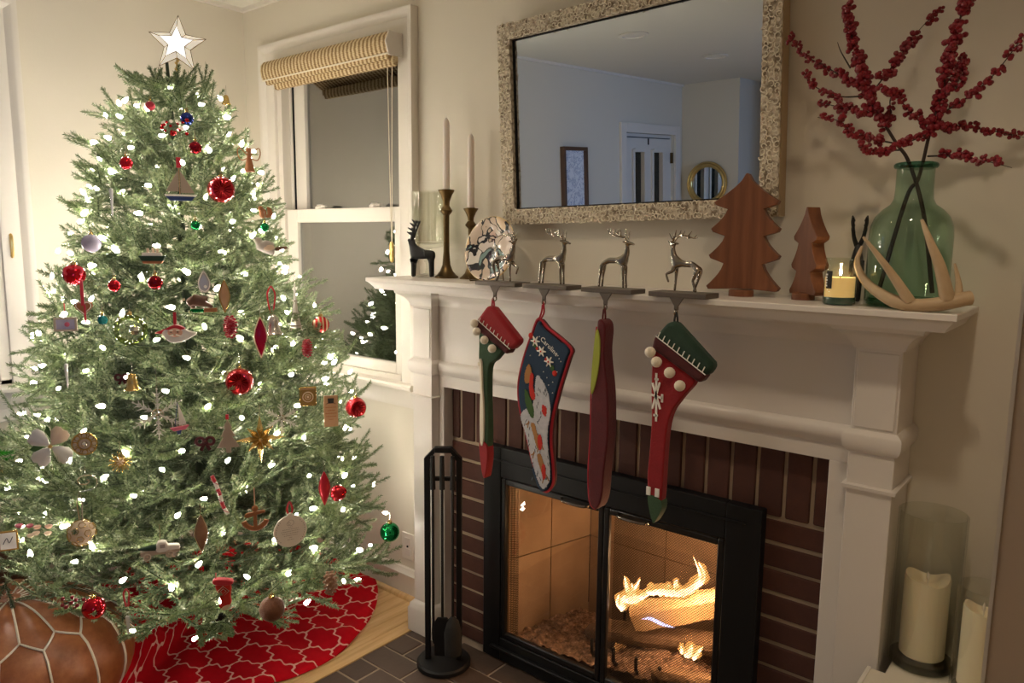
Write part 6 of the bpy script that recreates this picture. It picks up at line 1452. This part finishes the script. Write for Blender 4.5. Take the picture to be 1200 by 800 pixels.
def o_candy(e, s, c):
    h = s/2; p = smoothpath([(-.30*h, 0, h), (-.12*h, 0, .5*h), (.02*h, 0, .0), (.12*h, 0, -.5*h), (.34*h, 0, -h)], 24)
    for k in range(6): G().tube(p[k*4:k*4+5], .0052, 8).obj('stripe', 'o_ribbon' if k % 2 == 0 else 'o_white', e)
    G().tube([p[i]+Vector((.0055*cos(i*1.1), .0055*sin(i*1.1), 0)) for i in range(25)], .0012, 4).obj('twist', 'o_pink', e)
def o_anchor(e, s, c):
    h = s/2
    G().torus((0, 0, -.15*h), .72*h, .17*h, 18, 8, 'y', a0=radians(195), a1=radians(345), flat=.6).obj('anchor_arms', 'o_ginger', e); fprism(e, 'shank', 'o_ginger', [(-.12*h, -.8*h), (.12*h, -.8*h), (.10*h, .3*h), (-.10*h, .3*h)], .007); fprism(e, 'stock', 'o_ginger', curvepoly([(-.65*h, .0), (-.5*h, .2*h), (0, .28*h), (.5*h, .34*h), (.62*h, .2*h), (.1*h, .08*h), (-.4*h, -.08*h)], 3), .008)
    G().ball((0, 0, .48*h), .22*h, 12, (1, .5, 1)).obj('head', 'o_ginger', e); G().tube([(.5*h, -.005, -.35*h), (.2*h, -.005, -.6*h), (.35*h, -.005, -.2*h)], .0014, 4).obj('icing', 'o_white', e); G().box(-.0015, .0015, -.001, .001, .7*h, 1.9*h).obj('ribbon', 'o_skin', e)
def o_medal(e, s, c):
    r = s*.46; G().prism(ell(r, r, 36, 0, -.04*s), -.0025, .0025, 'y').prism(ell(.09*s, .05*s, 12, 0, .43*s), -.003, .003, 'y').obj('disc', 'o_white', e, bevel=.001)
    g = G()
    for k in range(10):
        a = radians(-45+k*10); g.ball((r*.86*cos(a), -.0025, -.04*s+r*.86*sin(a)), .0011, 6); g.ball((-r*.86*cos(a), -.0025, -.04*s+r*.86*sin(a)), .0011, 6)
    g.obj('border_dots', 'o_ink', e)
    G().torus((.002, -.0026, .20*s), .08*s, .0006, 16, 4, 'y').torus((-.05*s, -.0026, .18*s), .05*s, .0005, 12, 4, 'y').obj('emblem', 'o_grey', e)
    for k, w in enumerate((.12, .48, .56, .50, .40, .10, .2)):
        x = -w*r; g = G(); q = random.Random(k+9)
        while x < w*r: l_ = q.uniform(.002, .005); g.box(x, min(x+l_, w*r), -.003, -.0024, .08*s-.06*s*k-.0006, .08*s-.06*s*k+.0006); x += l_+.0013
        g.obj('fine_lettering', 'o_grey', e)
    G().tube(smoothpath([(-.004, 0, .44*s), (-.008, 0, .6*s), (0, 0, .8*s), (.008, 0, .6*s), (.004, 0, .44*s)], 14), .003, 5, flat=.5).obj('ribbon', 'o_ribbon', e)
def o_rose(e, s, c):
    r = s/2; G().ball((0, 0, 0), r*.8, 16).obj('core', 'o_red', e)
    for k in range(9): a = k*2.4; q = .25+.6*k/9; G().ball((r*.5*q*cos(a), -r*.5*(1.2-q), r*.5*q*sin(a)), r*.5, 10, (1, .55, 1)).obj('petal', 'o_red' if k % 2 else 'o_crimson', e)
    hook(e, r)
def o_ministock(e, s, c):
    h = s/2; b = fprism(e, 'leg', 'red_knit', curvepoly([(-.40*h, .6*h), (.40*h, .55*h), (.38*h, -.2*h), (.40*h, -.6*h), (.1*h, -.95*h), (-.3*h, -.8*h), (-.15*h, -.5*h), (-.30*h, 0)], 3), .014, 0, .005); fprism(e, 'cuff', 'o_ribbon', curvepoly([(-.48*h, .95*h), (.48*h, .82*h), (.46*h, .55*h), (-.46*h, .62*h)], 3), .018, 0, .006)
    for sc2 in (.3, .15): G().tube([(sc2*h*cos(k*pi/2)*1.1, -.008, .2*h+sc2*h*sin(k*pi/2)) for k in range(4)], .0012, 4, closed=True).obj('diamond', 'o_cream', b)
    fprism(e, 'toe', 'o_cream', curvepoly([(-.10*h, -.72*h), (.36*h, -.62*h), (.2*h, -.98*h), (-.15*h, -.98*h)], 3), .015, 0, .004); G().tube([(-.4*h, 0, .9*h), (-.38*h, 0, 1.3*h)], .0015, 5).obj('loop', 'o_ribbon', e)
def o_shell(e, s, c):
    r = s/2; q = random.Random(2)
    for k in range(7): G().lathe([(0, -.004), (.006, -.002), (.010, .004), (.008, .006), (0, .003)], 10, (q.uniform(-r, r), q.uniform(-.006, .004), q.uniform(-r*.5, r*.5))).obj('shell', ('o_cream', 'o_pink', 'o_skin')[k % 3], e)
def o_card(e, s, c):
    w, h = s*.42, s*.5; G().box(-w, w, -.003, .003, -h, h).obj('gold_frame', 'o_gold', e, bevel=.001); G().box(-w*.8, w*.8, -.0045, -.002, -h*.82, h*.82).obj('card', 'o_white', e); G().tube(smoothpath([(-w*.5, -.005, -h*.3), (-w*.1, -.005, h*.3), (w*.1, -.005, -h*.2), (w*.5, -.005, h*.4)], 12), .0009, 4).obj('script', 'o_ink', e)
def o_icicle(e, s, c):
    h = s/2; prf = [(0, -h)]+[(.0016+.0035*(k/10)+(.0012 if k % 2 else 0), -h+2*h*(k+.5)/11) for k in range(11)]+[(0, h)]; G().lathe(prf, 10).obj('icicle', 'o_pearl', e); hook(e, h)
def o_curl(e, s, c):
    r = s/2; G().tube([(r*(1-.06*k)*cos(k*.55), -.002, r*.7*(1-.06*k)*sin(k*.55)) for k in range(14)], .0022, 6).tube(smoothpath([(r, 0, 0), (r*.8, 0, -r*.8), (-r*.6, 0, -r*1.1)], 8), .0018, 5).obj('curled_wire', 'o_silver', e); hook(e, r*.6)
def o_beads(e, s, c):
    q = random.Random(6)
    for k in range(22): G().ball((q.uniform(-s/2, s/2), q.uniform(-.012, .008), q.uniform(-s*.35, s*.35)), q.uniform(.004, .0065), 8).obj('bead', 'o_crimson' if k % 3 else 'o_white', e)
def o_gem(e, s, c): G().ball((0, 0, 0), s/2, 8).obj('gem', 'o_teal', e, smooth=False); cap(e, s/2, .004); hook(e, s/2)
def o_owl(e, s, c):
    h = s/2; G().ball((0, 0, 0), h*.62, 10, (.9, .8, 1.2)).obj('body', 'o_ginger', e); G().ball((-h*.3, -h*.3, h*.7), h*.38, 10).obj('head', 'o_ginger', e); G().tube(smoothpath([(h*.4, 0, -h*.5), (h*1.0, 0, -h*.2), (h*.9, 0, h*.6), (h*.6, 0, h*.9)], 8), [.003, .005, .007, .008, .008, .007, .005, .003, .001], 6).obj('tail', 'o_ginger', e)
def o_berrysprig(e, s, c):
    q = random.Random(8)
    for k in range(12): G().ball((q.uniform(-s/2, s/2), q.uniform(-.01, .005), q.uniform(-s*.3, s*.3)), .0055, 8).obj('berry', 'berry', e)
    G().tube([(-s/2, 0, 0), (s/2, 0, .004)], .0014, 5).obj('stem', 'bark', e)
for kind, x, y, z, s, lab, nm_, opt in ORN:
    cat_ = nm_.split('_')[-1] if nm_.endswith(('bauble', 'bow', 'loop')) else 'ornament'
    e = thing(nm_, lab, 'bauble' if 'bauble' in nm_ else 'ornament', (x, y, z), radians(62+random.Random(int(abs(x*1e4))).uniform(-12, 12)), group='ornaments on the Christmas tree')
    globals()['o_'+kind](e, s, opt)
